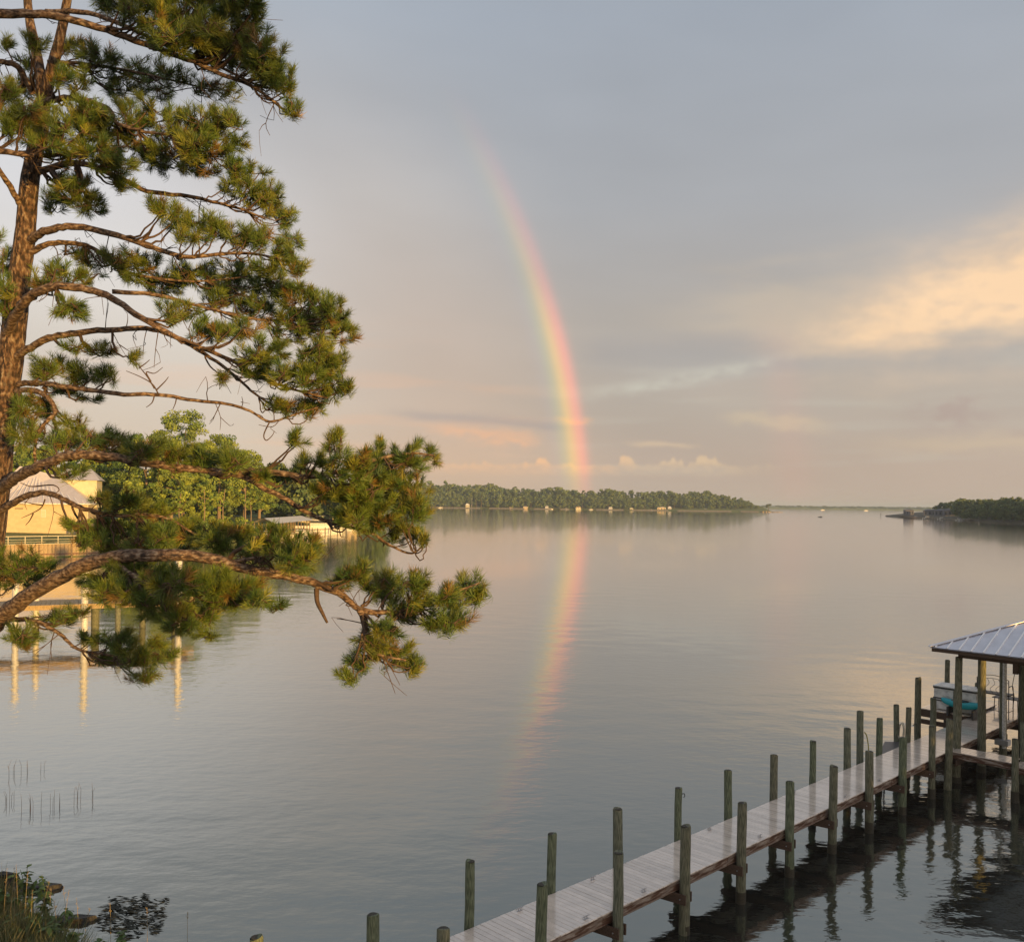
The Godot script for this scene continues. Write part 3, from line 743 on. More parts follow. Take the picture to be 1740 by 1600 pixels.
func make_dock() -> void:
	var dock := thing("dock", "long narrow dock of pale wet boards carried on round pilings", "dock")
	# stringers and cross beams
	var t0 := -12.0
	var t1 := 34.0
	var t := t0
	for n in [0.06, 0.72, 1.40]:
		t = t0
		while t < t1 - 0.1:
			var e := minf(t + 4.85, t1)
			var s := Geo.new()
			s.bar(D(t + .004, n, DECK - .03 - .125 + R(-.004, .004)), D(e - .004, n, DECK - .03 - .125 + R(-.004, .004)), .05, .245, .006)
			part("stringer", s, M.stringer, dock)
			t += 4.85
	# boards, one by one
	var shapes := []
	for k in 3:
		var s := Geo.new()
		s.box(Transform3D.IDENTITY, Vector3(1.47 + k * .006, .032, .1365), .005)
		shapes.append(s.mesh())
	var i := 0
	t = t0
	while t < t1:
		var b := part("plank", shapes[i % 3], M.planks[rng.randi() % 4], dock)
		b.transform = DX(t, .725 + R(-.006, .006), DECK - .016 + R(-.0015, .0015)) * Transform3D(Basis(Vector3.UP, R(-.002, .002)), Vector3.ZERO)
		t += .1455
		i += 1
	for k in range(-5, 14):
		var tf := 2.45 * k + .1
		var tn := 2.45 * k + .42
		if k < 13:
			var top := 2.56 - .006 * k + R(-.02, .02)
			if k == -1: top = 2.22
			piling(dock, D(tf, -.13, 0), top)
		if k < 9:
			var top2 := 2.55 - .006 * k + R(-.02, .02)
			if k == -1: top2 = 2.42
			piling(dock, D(tn, 1.59, 0), top2)
		var c := Geo.new()
		c.bar(D(tf - .14, -.25, DECK - .40), D(tn - .14, 1.72, DECK - .40), .045, .235, .006)
		part("cross_beam", c, M.beam, dock)
		var c2 := Geo.new()
		c2.bar(D(tf + .15, -.22, DECK - .40), D(tn + .15, 1.68, DECK - .40), .045, .235, .006)
		part("cross_beam", c2, M.beam, dock)
		var bolt := Geo.new()
		bolt.tube(line(D(tn - .2, 1.59, DECK - .40), D(tn - .12, 1.59, DECK - .40)), radii(.016, .016), 6)
		part("bolt", bolt, M.steel, dock)
	piling(dock, D(21.45, 1.60, 0), 2.5)
	# horn cleats along both edges
	var cg := Geo.new()
	cg.tube(PackedVector3Array([Vector3(-.11, .055, 0), Vector3(-.05, .062, 0), Vector3(.05, .062, 0), Vector3(.11, .055, 0)]), PackedFloat32Array([.007, .013, .013, .007]), 8)
	cg.tube(line(Vector3(-.035, 0, 0), Vector3(-.03, .06, 0)), radii(.012, .010), 6)
	cg.tube(line(Vector3(.035, 0, 0), Vector3(.03, .06, 0)), radii(.012, .010), 6)
	cg.box(Transform3D(Basis(), Vector3(0, .004, 0)), Vector3(.14, .008, .05), .002)
	var cm := cg.mesh()
	for e in [[1.35, .10], [2.1, 1.33], [3.75, .10], [4.1, 1.33], [8.6, .10], [9.1, 1.33], [13.2, .10], [14.0, 1.33], [16.4, 1.33]]:
		var cl := part("cleat", cm, M.steel, dock)
		cl.transform = DX(e[0], e[1], DECK + .001) * Transform3D(Basis(Vector3.UP, PI / 2), Vector3.ZERO)
	# hardware on the far row
	var hk := Geo.new()
	hk.tube(smooth(PackedVector3Array([D(7.45, .0, 2.44), D(7.45, .07, 2.46), D(7.45, .085, 2.40), D(7.45, .05, 2.36)]), 3), radii(.012, .010, 10), 6)
	part("hook", hk, M.iron, dock)
	# T-head platform to the left of the boathouse
	var head := thing("platform", "dark edged low platform off the far side of the dock carrying the white locker", "platform")
	var pm := Geo.new()
	pm.box(Transform3D.IDENTITY, Vector3(.1395, .035, 3.4), .004)
	var pmm := pm.mesh()
	for k in 14:
		var b2 := part("plank", pmm, M.planks[(k * 7) % 4], head)
		b2.transform = DX(29.62, -1.88 + k * .1455, DECK + .09)
	for tt in [27.92, 29.6, 31.3]:
		var rim := Geo.new()
		rim.bar(D(tt, -1.98, DECK - .09), D(tt, .0, DECK - .09), .05, .30, .006)
		part("rim_board", rim, M.beam, head)
	for nn in [-1.98, -.14]:
		var rim2 := Geo.new()
		rim2.bar(D(27.95, nn, DECK - .09), D(31.28, nn, DECK - .09), .05, .28, .006)
		part("rim_board", rim2, M.beam, head)
	var low := Geo.new()
	low.bar(D(27.96, -1.9, DECK - .46), D(27.96, .0, DECK - .46), .07, .2, .006)
	part("cross_beam", low, M.beam, head)
	# free pilings standing just off the dock
	loose_piling(D(19.05, -.52, 0), 2.78, "bare mooring piling just off the dock with a yellow line tied low", "")
	loose_piling(D(22.5, -.66, 0), 2.48, "mooring piling off the dock edge with a coiled rope hung on it", "")
	loose_piling(D(25.3, -1.0, 0), 3.12, "tallest mooring piling, at the near corner of the dark platform", "")
	loose_piling(D(31.4, -2.1, 0), 3.02, "mooring piling rising behind the white locker at platform's far corner", "")
	loose_piling(D(21.7, 3.72, 0), 2.15, "green stained short piling at the near edge of the catwalk", "")
	loose_piling(D(22.95, 3.62, 0), 2.52, "short piling at the far edge of the catwalk", "")
	# catwalk at right angles, in front of the slip
	var cat := thing("catwalk", "narrow boarded catwalk branching off the dock in front of the boathouse", "catwalk")
	var cw := Geo.new()
	cw.box(Transform3D.IDENTITY, Vector3(.1395, .032, .86), .004)
	var cwm := cw.mesh()
	for k in 30:
		var n: float = 1.60 + k * .1455
		var b3 := part("plank", cwm, M.planks[rng.randi() % 4], cat)
		b3.transform = DX(22.33, n, (DECK - .002) if n < 3.5 else (DECK - .10))
	for tt in [21.97, 22.33, 22.70]:
		for seg in [[1.52, 3.50, 0.0], [3.52, 6.0, -.10]]:
			var s2 := Geo.new()
			s2.bar(D(tt, seg[0], DECK - .14 + seg[2]), D(tt, seg[1], DECK - .14 + seg[2]), .045, .205, .005)
			part("stringer", s2, M.stringer, cat)
	for nn in [1.75, 3.45, 5.6]:
		var cb := Geo.new()
		cb.bar(D(21.75, nn, DECK - .36), D(22.9, nn, DECK - .36), .05, .2, .005)
		part("cross_beam", cb, M.beam, cat)
	piling(cat, D(22.0, 5.72, 0), 2.3)

	# ropes
	var rope := Geo.new()
	for k in 4:
		var loop := PackedVector3Array()
		for q in 15:
			var a := TAU * q / 14.0
			loop.append(D(22.46 + .05 * cos(a) + k * .02, -.52 + .10 * sin(a) + .012 * k, 1.78 - .34 * (1 - cos(a)) * (.8 + .12 * k) + .02 * k))
		rope.tube(loop, radii(.011, .011, 15), 5, false)
	tag(part("coiled_rope", rope, M.rope), "pale rope coiled in loops hanging on a mooring piling", "rope")
	var yl := Geo.new()
	yl.tube(smooth(PackedVector3Array([D(19.10, -.40, 2.05), D(19.2, -.36, 1.9), D(19.28, -.33, 1.5), D(19.30, -.34, 1.22), D(19.2, -.3, 1.1)]), 4), radii(.02, .018, 17), 6)
	tag(part("dock_line", yl, mat(C(.30, .28, .06), .85)), "yellowish dock line hanging between two close mooring pilings", "rope")
	var dl := Geo.new()
	dl.tube(smooth(PackedVector3Array([D(22.3, .02, 1.86), D(22.45, .05, 1.9), D(22.52, .06, 1.84), D(22.5, .05, 1.5)]), 4), radii(.018, .014, 13), 6)
	tag(part("dock_hook", dl, M.line_dark), "dark bent hook standing at the dock edge past the coiled rope", "hook")
	# small black swim ladder platform between two pilings
	var fl := thing("swim_step", "black triangular swim step hanging off the dock's far edge", "swim step")
	var fs := Geo.new()
	fs.face(D(19.4, -.03, DECK - .03), D(22.3, -.03, DECK - .03), D(21.6, -.75, DECK - .03), Vector3.UP)
	fs.face(D(19.4, -.03, DECK - .10), D(22.3, -.03, DECK - .10), D(21.6, -.75, DECK - .10), Vector3.DOWN)
	fs.quad(D(19.4, -.03, DECK - .03), D(21.6, -.75, DECK - .03), D(21.6, -.75, DECK - .10), D(19.4, -.03, DECK - .10), -DN)
	fs.quad(D(22.3, -.03, DECK - .03), D(21.6, -.75, DECK - .03), D(21.6, -.75, DECK - .10), D(22.3, -.03, DECK - .10), DT)
	fs.quad(D(19.4, -.03, DECK - .03), D(22.3, -.03, DECK - .03), D(22.3, -.03, DECK - .10), D(19.4, -.03, DECK - .10), DN)
	part("tread", fs, M.trim, fl)
	var fb := Geo.new()
	fb.tube(line(D(21.4, -.66, DECK - .05), D(21.4, -.66, .3)), radii(.03, .03), 8)
	part("bracket", fb, M.iron, fl)

func make_boathouse() -> void:
	var o := thing("boathouse", "open boathouse with hipped standing-seam metal roof on round timber posts", "boathouse")
	var e0 := 21.9
	var e1 := 32.4
	var n0 := .72
	var n1 := 8.1
	var ye := 4.93
	var pitch := .40
	var half := (n1 - n0) * .5
	var yr := ye + half * pitch
	var a := D(e0, n0, ye)
	var b := D(e0, n1, ye)
	var c := D(e1, n1, ye)
	var d := D(e1, n0, ye)
	var r0 := D(e0 + half, n0 + half, yr)
	var r1 := D(e1 - half, n0 + half, yr)
	var th := Vector3(0, -.035, 0)
	var planes := [[a, b, r0, r0], [b, c, r1, r0], [c, d, r1, r1], [d, a, r0, r1]]
	for p in planes:
		var g := Geo.new()
		var up := ((p[1] - p[0]) as Vector3).cross(p[2] - p[0])
		if up.y < 0: up = -up
		g.face(p[0], p[1], p[2], up); g.face(p[0] + th, p[1] + th, p[2] + th, -up)
		if p[2] != p[3]:
			g.face(p[0], p[2], p[3], up); g.face(p[0] + th, p[2] + th, p[3] + th, -up)
		part("roof_panel", g, M.metal_roof, o)
		# raised seams every 0.4 m, running up the slope until they meet the hip
		var along: Vector3 = (p[1] - p[0])
		var ln := along.length()
		along = along.normalized()
		var inward := up.normalized()
		var slope := (Vector3.UP - inward * inward.y).normalized()
		var x := .22
		while x < ln - .1:
			var rise := minf(minf(x, ln - x), half)
			var foot: Vector3 = p[0] + along * x
			var head := foot + slope * (rise * sqrt(1 + pitch * pitch) - .06)
			if rise > .12:
				var s := Geo.new()
				s.bar(foot + inward * .018, head + inward * .018, .045, .045, .008, inward)
				part("roof_seam", s, M.seam, o)
			x += .41
	for h in [[a, r0], [b, r0], [c, r1], [d, r1], [r0, r1]]:
		var g2 := Geo.new()
		g2.bar(h[0] + Vector3(0, .02, 0), h[1] + Vector3(0, .02, 0), .2, .035, .008)
		part("hip_cap", g2, M.metal_roof, o)
	var fa := [[e0 + .07, n0 + .07, e0 + .07, n1 - .07], [e1 - .07, n0 + .07, e1 - .07, n1 - .07], [e0 + .11, n0 + .07, e1 - .11, n0 + .07], [e0 + .11, n1 - .07, e1 - .11, n1 - .07]]
	for f in fa:
		var g3 := Geo.new()
		g3.bar(D(f[0], f[1], ye - .09), D(f[2], f[3], ye - .09), .04, .15, .005)
		part("fascia", g3, M.beam, o)
	var sof := Geo.new()
	sof.quad(D(e0 + .1, n0 + .1, ye - .12), D(e1 - .1, n0 + .1, ye - .12), D(e1 - .1, n0 + .9, ye - .10), D(e0 + .1, n0 + .9, ye - .10), Vector3.DOWN)
	part("soffit", sof, M.beam, o)
	for s3 in [[22.62, 1.50, 22.62, 7.32], [31.6, 1.50, 31.6, 7.32], [22.72, 1.62, 31.5, 1.62], [22.72, 7.32, 31.5, 7.32], [25.0, 1.8, 25.0, 7.2], [28.0, 1.8, 28.0, 7.2]]:
		var g4 := Geo.new()
		g4.bar(D(s3[0], s3[1], ye - .27), D(s3[2], s3[3], ye - .27), .10, .20, .008)
		part("header_beam", g4, M.beam, o)
	var posts := [[22.55, 1.50], [24.65, 1.66], [27.0, 1.68], [29.45, 1.66], [31.6, 1.66], [22.62, 7.32], [25.5, 7.32], [28.5, 7.32], [31.6, 7.32]]
	for q in posts:
		piling(o, D(q[0], q[1], 0), ye - .36, .145).material_override = M.post_grey
	# lift drive pipe and bracket on the third post
	var pp := Geo.new()
	pp.tube(line(D(26.78, 1.78, ye - .4), D(26.78, 1.78, .55)), radii(.075, .075), 14)
	part("lift_pipe", pp, M.pvc, o)
	var br := Geo.new()
	br.box(DX(26.82, 1.72, .78), Vector3(.5, .22, .36), .01)
	part("lift_bracket", br, M.steel, o)
	var cbl := Geo.new()
	cbl.tube(line(D(27.6, 2.1, ye - .35), D(27.6, 2.1, .7)), radii(.008, .008), 5)
	part("lift_cable", cbl, M.iron, o)
	# control box with cord near the fourth post
	var ob := Geo.new()
	ob.box(DX(29.3, 1.44, 3.35), Vector3(.2, .42, .3), .012)
	part("switch_box", ob, M.beam, o)
	var oc := Geo.new()
	oc.tube(smooth(PackedVector3Array([D(29.15, 1.42, 3.14), D(29.1, 1.36, 2.6), D(29.2, 1.4, 2.2), D(29.1, 1.38, 1.7)]), 5), radii(.014, .014, 16), 5)
	part("cord", oc, M.iron, o)

func make_dock_things() -> void:
	# white locker with black bands, on the platform
	var bx := thing("storage_locker", "white locker banded in black with a turquoise float lying against it", "locker", D(28.7, -.62, DECK + .108), atan2(DT.x, DT.z))
	var g := Geo.new()
	g.box(Transform3D(Basis(), Vector3(0, .47, 0)), Vector3(1.75, .90, .95), .03)
	part("body", g, M.white, bx)
	for yy in [.94, .50, .40]:
		var t := Geo.new()
		t.box(Transform3D(Basis(), Vector3(0, yy, 0)), Vector3(1.80, .05 if yy < .9 else .07, 1.0), .012)
		part("band", t, M.trim, bx)
	var lid := Geo.new()
	lid.box(Transform3D(Basis(), Vector3(0, 1.0, 0)), Vector3(1.82, .05, 1.02), .015)
	part("lid", lid, M.white, bx)
	# turquoise kayak on the dock beside it
	var ky := thing("kayak", "short turquoise kayak lying against the white locker behind the first boathouse post", "kayak", D(27.98, -.22, DECK + .52), atan2(DN.x, DN.z))
	var hull := Geo.new()
	var rings := 21
	for i in rings:
		var f := i / (rings - 1.0) * 2.0 - 1.0
		var w := .36 * pow(maxf(1.0 - f * f, 0.0), .55) + .01
		var z := f * .86
		var lift := .12 * f * f
		for k in 16:
			var a := TAU * k / 16
			var y := sin(a) * (.17 if sin(a) < 0 else .13) * (w / .36 * .6 + .4)
			hull.vert(Vector3(cos(a) * w, y + lift, z), Vector3(cos(a), sin(a), 0).normalized())
	for i in rings - 1:
		for k in 16:
			var p0 := i * 16 + k
			var p1 := i * 16 + (k + 1) % 16
			for q in [p0, p0 + 16, p1, p1, p0 + 16, p1 + 16]: hull.ix.append(q)
	part("hull", hull, M.teal, ky)
	var ck := Geo.new()
	var rim := PackedVector3Array()
	for k in 21: rim.append(Vector3(.2 * cos(TAU * k / 20), .14, .34 * sin(TAU * k / 20) - .1))
	ck.tube(rim, radii(.025, .025, 21), 6, false)
	part("cockpit_rim", ck, M.trim, ky)
	for zz in [-.5, .5]:
		var s := Geo.new()
		s.box(Transform3D(Basis(), Vector3(0, -.32, zz)), Vector3(.6, .38, .08), .01)
		part("cradle", s, M.trim, ky)
	# wrought iron bistro bench with arched back
	var be := thing("iron_bench", "black wrought iron high bench with arched scroll back under the boathouse roof", "bench", D(29.2, .66, DECK), atan2(DT.x, DT.z))
	var fr := Geo.new()
	for x in [-.62, .62]:
		fr.tube(smooth(PackedVector3Array([Vector3(x, 0, .3), Vector3(x, .95, .28), Vector3(x, 1.25, .26), Vector3(x, 1.35, .15)]), 4), radii(.018, .018, 13), 6)
		fr.tube(line(Vector3(x, 0, -.26), Vector3(x, 1.62, -.30)), radii(.018, .018), 6)
		fr.tube(smooth(PackedVector3Array([Vector3(x, 1.35, .15), Vector3(x, 1.36, -.1), Vector3(x, 1.34, -.29)]), 3), radii(.018, .018, 7), 6)
		fr.tube(line(Vector3(x, .3, .29), Vector3(x, .3, -.27)), radii(.012, .012), 6)
	fr.tube(line(Vector3(-.62, .3, -.27), Vector3(.62, .3, -.27)), radii(.012, .012), 6)
	part("frame", fr, M.iron, be)
	var st := Geo.new()
	st.box(Transform3D(Basis(), Vector3(0, .98, 0)), Vector3(1.30, .05, .58), .012)
	part("seat", st, M.iron, be)
	var bk := Geo.new()
	var arch := PackedVector3Array()
	var arch2 := PackedVector3Array()
	for k in 13:
		var f := k / 12.0 * 2 - 1
		arch.append(Vector3(f * .62, 1.62 + .16 * (1 - f * f), -.30)); arch2.append(Vector3(f * .62, 1.50 + .14 * (1 - f * f), -.30))
	bk.tube(arch, radii(.014, .014, 13), 6)
	bk.tube(arch2, radii(.010, .010, 13), 6)
	for k in 5:
		var f := (k - 2) * .22
		bk.tube(smooth(PackedVector3Array([Vector3(f, 1.02, -.29), Vector3(f + .10, 1.2, -.30), Vector3(f - .08, 1.42, -.30), Vector3(f, 1.62, -.30)]), 4), radii(.009, .009, 13), 5)
	part("back", bk, M.iron, be)
	# low black table on the dock farther along
	var tb := thing("deck_table", "low black metal table on the dock between the second and third posts", "table", D(31.0, .62, DECK), atan2(DT.x, DT.z))
	var tt := Geo.new()
	tt.box(Transform3D(Basis(), Vector3(0, .52, 0)), Vector3(1.1, .035, .7), .008)
	part("table_top", tt, M.iron, tb)
	for x in [-.48, .48]:
		for z in [-.28, .28]:
			var lg := Geo.new()
			lg.tube(line(Vector3(x, 0, z), Vector3(x * .95, .5, z * .95)), radii(.017, .017), 6)
			part("leg", lg, M.iron, tb)

# ---------------------------------------------------------------- trees of the shores
func crown_mesh(h: float, w: float, clumps: int, leaves: int, size: float, kind: int) -> ArrayMesh:
	# leaf clumps through the crown's volume; kind 0 round, 1 pine with flat tufts on top, 2 tall and ragged
	var g := Geo.new()
	var base: float = h * ([.10 if size > .5 else .24, .42, .06][kind] as float)
	for i in clumps:
		var f := (i + R(0, 1)) / clumps
		var y := lerpf(base, h, f)
		var prof: float = [pow(maxf(0.0, 1 - pow(f * 1.9 - .85, 2.0) * .8), .5), .35 + .65 * sin(PI * (f * .75 + .2)), pow(1 - f * .85, .7)][kind]
		var a := R(0, TAU)
		var rr := w * .5 * prof * sqrt(R(.05, 1))
		var c := Vector3(cos(a) * rr, y, sin(a) * rr)
		var cr := w * (R(.10, .2) if size > .5 else R(.07, .15)) * (1.0 if kind == 0 else .8)
		var tone := (C(.048, .090, .030).lerp(C(.120, .155, .046), R(0, 1)) if size > .5 else C(.07, .13, .022).lerp(C(.235, .285, .038), R(0, 1))) * R(.75, 1.25)
		for k in leaves:
			var o := dirv()
			o.y *= .62 if kind != 1 else .38
			var p := c + o * cr * pow(R(0, 1), .35)
			var nn := (o + dirv() * .8 + Vector3(0, .25, 0)).normalized()
			var u := nn.cross(dirv()).normalized() * size * R(.6, 1.3)
			var v := nn.cross(u).normalized() * size * R(.4, .9)
			g.col = tone * R(.8, 1.25)
			var i0 := g.vert(p - u, nn)
			g.vert(p + v, nn); g.vert(p + u, nn); g.vert(p - v, nn)
			for q in [0, 1, 2, 0, 2, 3]: g.ix.append(i0 + q)
	return g.mesh()
func trunk_mesh(h: float, r: float, kind: int) -> ArrayMesh:
	var g := Geo.new()
	var p := PackedVector3Array()
	var lean := Vector3(R(-.03, .03), 0, R(-.03, .03)) * h
	for i in 6:
		var f := i / 5.0
		p.append(Vector3(0, h * .9 * f - .5, 0) + lean * f * f + Vector3(R(-1, 1), 0, R(-1, 1)) * r * .5 * f)
	g.tube(p, radii(r * 1.2, r * .25, 6), 7)
	var nb: int = [6, 5, 7][kind]
	for k in nb:
		var f := lerpf([.22, .55, .2][kind] as float, .8, float(k) / nb)
		var a := R(0, TAU)
		var s := Vector3(0, h * .9 * f - .5, 0) + lean * f * f
		var e := s + Vector3(cos(a), R(.2, .9), sin(a)) * h * R(.12, .2)
		g.tube(PackedVector3Array([s, (s + e) * .5 + Vector3(0, .2, 0), e]), radii(r * .5, r * .12, 3), 5)
	return g.mesh()

var kinds := []
func make_tree_kinds() -> void:
	# [height, trunk, crown] of far trees: six round, four pines, two ragged
	for k in 12:
		var kind := 0 if k < 6 else (1 if k < 10 else 2)
		var h := R(15, 20) if kind == 0 else R(19, 25)
		var w := R(13, 17) if kind == 0 else R(8, 10)
		kinds.append([h, trunk_mesh(h, .35, kind), crown_mesh(h, w, 60 if kind == 0 else 40, 30, .95, kind), kind])
const NTH := ["first", "second", "third", "fourth", "fifth", "sixth", "seventh", "eighth", "ninth", "tenth", "eleventh", "twelfth", "thirteenth", "fourteenth", "fifteenth", "sixteenth", "seventeenth", "eighteenth", "nineteenth", "twentieth"]
var counted := {}
func nth(key: String) -> String:
	var k: int = counted.get(key, 0)
	counted[key] = k + 1
	return NTH[mini(k, 19)]
func placed(px: float, marks: Array, what: String, row: int) -> String:
	var by := ""
	for m in marks:
		if px >= m[0]: by = m[1]
	var w := "%s in the %s row %s" % [what, ["front", "middle", "rear"][row], by]
	return nth(w) + " " + w
func far_tree(at: Vector3, k: int, size: float, label: String, group: String) -> void:
	var d: Array = kinds[k]
	var called := ["broadleaf_tree", "pine_tree", "cypress_tree"][d[3]] as String
	var o := thing(called, label, "tree", at, R(0, TAU), group)
	o.scale = Vector3.ONE * size
	part("trunk", d[1], M.trunk_far, o)
	part("crown", d[2], M.leaf, o)

# ---------------------------------------------------------------- small far buildings and boats
func house(at: Vector3, turn: float, w: float, dep: float, h: float, rh: float, wall: Material, roof: Material, label: String, called := "house", wins := 3) -> Node3D:
	var o := thing(called, label, "house" if called == "house" else called.replace("_", " "), at, turn)
	var g := Geo.new()
	g.box(Transform3D(Basis(), Vector3(0, h * .5 - .5, 0)), Vector3(w, h + 1.0, dep), .05)
	part("wall", g, wall, o)
	var r := Geo.new()
	var a := Vector3(-w * .5 - .5, h, dep * .5 + .5)
	var b := Vector3(w * .5 + .5, h, dep * .5 + .5)
	var c := Vector3(w * .5 + .5, h, -dep * .5 - .5)
	var d := Vector3(-w * .5 - .5, h, -dep * .5 - .5)
	var hip := minf(dep, w) * .45
	var e := Vector3(-w * .5 + hip, h + rh, 0)
	var f := Vector3(w * .5 - hip, h + rh, 0)
	r.quad(a, b, f, e, Vector3(0, 1, 1)); r.quad(c, d, e, f, Vector3(0, 1, -1))
	r.face(a, d, e, Vector3(-1, 1, 0)); r.face(b, c, f, Vector3(1, 1, 0)); r.quad(a, b, c, d, Vector3.DOWN)
	part("roof", r, roof, o)
	for k in wins:
		var x := (k + .5) / wins * w - w * .5
		var wi := Geo.new()
		wi.box(Transform3D(Basis(), Vector3(x, h * .55, dep * .5 + .02)), Vector3(w / wins * .42, h * .42, .12), .01)
		part("window", wi, M.glass, o)
	return o
func boat(at: Vector3, turn: float, ln: float, label: String, top := 1, hullm: Material = null) -> void:
	var o := thing("boat", label, "boat", at, turn)
	var g := Geo.new()
	var rings := 12
	for i in rings:
		var f := i / (rings - 1.0)
		var w := ln * .15 * pow(1.0 - pow(f, 2.6), .6) + .02
		var sheer := ln * (.10 + .05 * f * f)
		var z := (f - .5) * ln
		for p in [Vector2(-w, sheer), Vector2(-w * .8, .0), Vector2(0, -.3), Vector2(w * .8, .0), Vector2(w, sheer)]:
			g.vert(Vector3(p.x, p.y, z), Vector3(p.x, -.2, f * w * .6).normalized())
	for i in rings - 1:
		for k in 4:
			var a := i * 5 + k
			for q in [a, a + 5, a + 1, a + 1, a + 5, a + 6]: g.ix.append(q)
		g.quad(g.v[i * 5], g.v[i * 5 + 4], g.v[i * 5 + 9], g.v[i * 5 + 5], Vector3.UP)
	g.face(g.v[0], g.v[1], g.v[2], Vector3(0, 0, -1)); g.face(g.v[0], g.v[2], g.v[4], Vector3(0, 0, -1)); g.face(g.v[2], g.v[3], g.v[4], Vector3(0, 0, -1))
	part("hull", g, hullm if hullm else M.white, o)
	if top >= 1:
		var c := Geo.new()
		c.box(Transform3D(Basis(), Vector3(0, ln * .16, -ln * .05)), Vector3(ln * .2, ln * .13, ln * .34), ln * .02)
		part("cabin", c, M.white, o)
		var wn := Geo.new()
		wn.box(Transform3D(Basis(), Vector3(0, ln * .18, -ln * .05)), Vector3(ln * .205, ln * .045, ln * .3), .01)
		part("windscreen", wn, M.glass, o)
	if top >= 2:
		var t := Geo.new()
		t.box(Transform3D(Basis(), Vector3(0, ln * .30, -ln * .1)), Vector3(ln * .22, .06, ln * .36), .02)
		for x in [-1, 1]:
			for z in [-.24, .04]: t.bar(Vector3(x * ln * .1, ln * .14, z * ln), Vector3(x * ln * .1, ln * .3, z * ln), .05, .05)
		part("hardtop", t, M.white, o)
func pier(from: Vector3, to: Vector3, w: float, top: float, label: String, step := 3.0, mp: Material = null, roofed := false) -> void:
	var o := thing("pier", label, "pier", from)
	var d := to - from
	var side := d.normalized().cross(Vector3.UP)
	var g := Geo.new()
	g.bar(Vector3(0, top - .1, 0), d + Vector3(0, top - .1, 0), w, .2, .01)
	part("deck", g, M.fresh_wood, o)
	var n := int(d.length() / step)
	for k in n + 1:
		for s in [-1.0, 1.0]:
			var p: Vector3 = d * (float(k) / maxi(n, 1)) + side * s * w * .5
			var t := Geo.new()
			t.tube(line(p + Vector3(0, -1, 0), p + Vector3(0, top + (2.6 if roofed else .5), 0)), radii(.15, .14), 8)
			part("piling", t, mp if mp else M.trunk_pale, o)
	if roofed:
		var r := Geo.new()
		var z := d.normalized()
		var m := d * .5 + Vector3(0, top + 2.6, 0)
		r.quad(m - z * d.length() * .55 - side * w * .7, m + z * d.length() * .55 - side * w * .7, m + z * d.length() * .5 + Vector3(0, 1.3, 0), m - z * d.length() * .5 + Vector3(0, 1.3, 0), -side + Vector3.UP)
		r.quad(m - z * d.length() * .55 + side * w * .7, m + z * d.length() * .55 + side * w * .7, m + z * d.length() * .5 + Vector3(0, 1.3, 0), m - z * d.length() * .5 + Vector3(0, 1.3, 0), side + Vector3.UP)
		part("roof", r, M.white, o)

